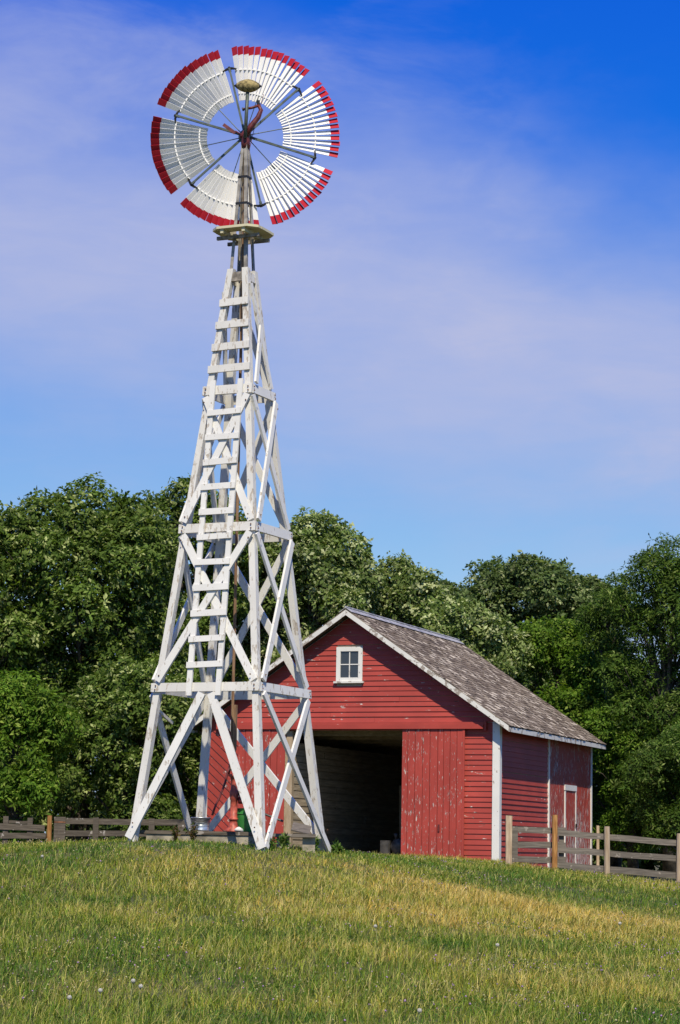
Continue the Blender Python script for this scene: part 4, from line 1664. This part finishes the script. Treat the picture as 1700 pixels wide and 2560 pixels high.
def blades(pts, hmin, hmax, w0, lean, colfun, name, mat):
    n = len(pts)
    x, y = pts[:, 0], pts[:, 1]
    z = ground(x, y) - .01
    h = hmin + (hmax - hmin) * rng.random(n) ** 1.6
    hm = .5 + .75 * vnoise(x, y, .9, 9) + .5 * vnoise(x, y, .28, 10)
    crest = np.where(y > 37, .7, 1.0) * np.where((y > 38.6) & (y < 41.5) & (x < .3) & (x > -4.5), .6, 1.0)
    h = h * hm * crest
    an = rng.random(n) * 2 * np.pi
    la = np.abs(rng.normal(0, lean, n)) + .06
    wind = np.stack([np.cos(an) + .35, np.sin(an)], 1)
    wind /= np.linalg.norm(wind, axis=1, keepdims=True)
    wa = rng.random(n) * np.pi
    w = w0 * (.7 + .6 * rng.random(n)) * (y / 27.0) ** .6
    wx_, wy_ = np.cos(wa) * w / 2, np.sin(wa) * w / 2
    base = np.stack([x, y, z], 1)
    mid = base + np.stack([wind[:, 0] * la * h * .35, wind[:, 1] * la * h * .35, h * .6], 1)
    tip = base + np.stack([wind[:, 0] * la * h, wind[:, 1] * la * h, h * (1 - .25 * la)], 1)
    W = np.stack([wx_, wy_, np.zeros(n)], 1)
    v = np.stack([base - W, base + W, mid + W * .8, mid - W * .8, tip], 1).reshape(-1, 3)
    me = bpy.data.meshes.new(name)
    me.vertices.add(5 * n)
    me.vertices.foreach_set('co', v.astype(np.float32).ravel())
    k = np.arange(n, dtype=np.int32)[:, None] * 5
    loops = (k + np.array([0, 1, 2, 3, 3, 2, 4], dtype=np.int32)).ravel()
    me.loops.add(7 * n)
    me.loops.foreach_set('vertex_index', loops)
    ls = (np.arange(n, dtype=np.int32)[:, None] * 7 + np.array([0, 4], dtype=np.int32)).ravel()
    me.polygons.add(2 * n)
    me.polygons.foreach_set('loop_start', ls)
    me.polygons.foreach_set('loop_total', np.tile(np.array([4, 3], dtype=np.int32), n))
    me.update(calc_edges=True)
    me.materials.append(mat)
    c = colfun(x, y, n)
    set_col(me, np.concatenate([np.repeat(c, 5, 0), np.ones((5 * n, 1))], 1))
    return link(bpy.data.objects.new(name, me))


def grass_col(x, y, n):
    d = dryness(x, y)
    f = np.clip(d * .9 - .05 + rng.normal(0, .17, n), 0, 1)[:, None]
    green = np.array([.060, .140, .010])
    olive = np.array([.215, .250, .018])
    straw = np.array([.60, .385, .075])
    c = np.where(f < .55, green + (olive - green) * f / .55, olive + (straw - olive) * (f - .55) / .45)
    return c * (.52 + 1.0 * rng.random((n, 1)))


go = blades(scatter(275000, 16.5, 55, 1.8, .9), .045, .17, .0085, .85, grass_col, 'grass', M_grass)
tag(go, 'unmown meadow grass, green mixed with dry straw', 'grass', kind='stuff')


def stalk_col(x, y, n):
    f = (rng.random((n, 1)) * .55 + .55 * dryness(x, y)[:, None])
    c = np.array([.27, .36, .035]) + (np.array([.70, .52, .20]) - np.array([.27, .36, .035])) * np.clip(f, 0, 1)
    return c * (.75 + .5 * rng.random((n, 1)))


sp_ = scatter(130000, 16.5, 54, 1.8, 1.0)
sp_ = sp_[rng.random(len(sp_)) < .25 + .95 * dryness(sp_[:, 0], sp_[:, 1])]
so = blades(sp_, .08, .22, .0050, .95, stalk_col, 'seed_stalks', M_grass)
tag(so, 'thin pale seed stalks standing above the meadow grass', 'grass', kind='stuff')

# low broad-leaved clover in patches
lp = scatter(70000, 16.5, 50, 1.5, .8)
lp = lp[vnoise(lp[:, 0], lp[:, 1], 1.1, 31) * .7 + vnoise(lp[:, 0], lp[:, 1], .35, 32) * .4 > .66]
n = len(lp)
an = rng.random(n) * 6.283
P = np.stack([lp[:, 0], lp[:, 1], ground(lp[:, 0], lp[:, 1]) + .02 + .07 * rng.random(n)], 1)
dv = np.stack([np.cos(an), np.sin(an), rng.normal(.15, .25, n)], 1) * (.022 + .02 * rng.random(n))[:, None]
bv = np.stack([-np.sin(an), np.cos(an), rng.normal(0, .25, n)], 1) * (.011 + .008 * rng.random(n))[:, None]
cc = np.array([.060, .135, .020]) * (.7 + .8 * rng.random((n, 1))) + np.array([.02, .012, 0]) * rng.random((n, 1))
tag(link(bpy.data.objects.new('clover_leaves', quads_mesh(P, dv, bv, cc, M_leaf, 'clover_leaves'))), 'low dark green clover leaves growing in patches between the grass', 'clover', kind='stuff')

# clover heads
pts = scatter(6000, 16.5, 50, 1.5, 1.0)
dn = vnoise(pts[:, 0], pts[:, 1], 1.6, 21)
pts = pts[dn > .55]
n = len(pts)
z = ground(pts[:, 0], pts[:, 1]) + .05 + .07 * rng.random(n)
r_ = .008 + .007 * rng.random(n)
octv = np.array([(1, 0, 0), (0, 1, 0), (-1, 0, 0), (0, -1, 0), (0, 0, 1), (0, 0, -.8)], float)
V = (np.stack([pts[:, 0], pts[:, 1], z], 1)[:, None, :] + octv[None] * r_[:, None, None]).reshape(-1, 3)
Fq = [tuple(6 * i + k for k in f) for i in range(n) for f in ((0, 1, 4), (1, 2, 4), (2, 3, 4), (3, 0, 4), (1, 0, 5), (2, 1, 5), (3, 2, 5), (0, 3, 5))]
me = mesh(V, Fq, M_flower, True)
pur = rng.random(n) < (.15 + .35 * (pts[:, 0] > .5))
cc = np.where(pur[:, None], np.array([.33, .20, .36]), np.array([.36, .34, .17])) * (.8 + .4 * rng.random((n, 1)))
set_col(me, np.concatenate([np.repeat(cc, 6, 0), np.ones((6 * n, 1))], 1))
tag(link(bpy.data.objects.new('clover_flowers', me)), 'small cream and purple clover heads scattered in the grass', 'flowers', kind='stuff')

# dandelion clocks
for x, y, h in ((-1.98, 23.3, .27), (-1.88, 23.0, .26), (-2.22, 22.75, .25), (-2.45, 22.3, .24), (3.9, 32.0, .25), (.55, 28.6, .25), (1.9, 27.5, .24), (-4.4, 35.5, .24), (.78, 21.6, .23)):
    dnd = thing('dandelion', 'round white dandelion seed head on a thin stem in the grass', 'dandelion', (x, y, gz(x, y) - .01), 0, 'dandelion clocks in the meadow')
    mb = MB()
    lx_ = random.uniform(-.04, .04)
    mb.tube([(0, 0, 0), (lx_ * .3, 0, h * .5), (lx_, 0, h)], .004, 5)
    mb.build('stem', M_stem, dnd)
    mb = MB()
    R0 = .022
    for i in range(60):                   # little spokes with tufts, round
        ph_ = i * 2.39996
        zz_ = 1 - 2 * (i + .5) / 60
        rr_ = math.sqrt(1 - zz_ * zz_)
        d_ = Vector((rr_ * math.cos(ph_), rr_ * math.sin(ph_), zz_))
        c_c = Vector((lx_, 0, h + .004)) + d_ * R0
        u_ = d_.orthogonal().normalized() * .006
        w_ = d_.cross(u_)
        mb.add([c_c + u_, c_c + w_, c_c - u_, c_c - w_], [(0, 1, 2, 3)])
    mb.lathe([(.002, -.016), (.013, -.009), (.017, 0), (.013, .009), (.002, .016)], (lx_, 0, h + .004), 8)
    mb.build('seed_head', M_fluff, dnd)


# weeds at the tower's feet and along the deck
def weed(label, x, y, h, n, pal, size, group, brown=False, seed=0):
    rr_ = np.random.default_rng(seed)
    w = thing('weed', label, 'weed', (x, y, gz(x, y) - .02), 0, group)
    mb = MB()
    tips = []
    for i in range(n):
        a = rr_.uniform(0, 6.28)
        sp = rr_.uniform(.05, .22) * h
        hh = h * rr_.uniform(.45, .9)
        tip = (math.cos(a) * sp, math.sin(a) * sp, hh)
        mb.tube([(0, 0, 0), (tip[0] * .35, tip[1] * .35, hh * .55), tip], [.007, .005, .003], 5)
        tips.append(tip)
    mb.build('stem', M_rust if brown else M_stem, w)
    P_, D_ = [], []
    for tx_, ty_, tz_ in tips:
        for k in range(26):
            f = rr_.uniform(.2, 1.0)
            P_.append((tx_ * f, ty_ * f, tz_ * f))
            D_.append(rr_.normal(0, 1, 3) + np.array([0, 0, .35]))
    P_ = np.array(P_)
    D_ = unit(np.array(D_))
    L = size * (.6 + .8 * rr_.random(len(P_)))
    A_ = D_ * L[:, None]
    B_ = unit(np.cross(D_, rr_.normal(0, 1, (len(P_), 3)))) * (L * .22)[:, None]
    if brown:
        cols = np.array([(.10, .065, .03), (.15, .11, .04), (.07, .10, .025)])
    else:
        cols = np.array([(.06, .13, .02), (.09, .17, .03), (.13, .19, .05)])
    c2 = cols[rr_.integers(0, 3, len(P_))] * (.8 + .4 * rr_.random((len(P_), 1)))
    link(bpy.data.objects.new('leaves', quads_mesh(P_, A_, B_, c2, M_leaf, 'leaves')), w)


GW = 'weeds round the tower base'
weed('brown seeded dock plant in front of the metal bucket', -2.42, 40.2, .46, 7, 'oak', .06, GW, True, 1)
weed('brown seeded dock plant beside the left end of the deck', -2.72, 40.25, .36, 6, 'oak', .06, GW, True, 2)
weed('tall green weed at the right tower foot', -.36, 41.1, .34, 7, 'oak', .09, GW, False, 3)
weed('leafy green weed between the front and right tower feet', -.85, 40.3, .30, 6, 'oak', .08, GW, False, 4)
weed('low spreading green weed right of the right tower foot', .05, 41.6, .26, 10, 'oak', .10, GW, False, 5)
weed('short green weed against the front tower foot', -1.05, 39.5, .26, 7, 'oak', .07, GW, False, 7)

scene.render.engine = 'CYCLES'
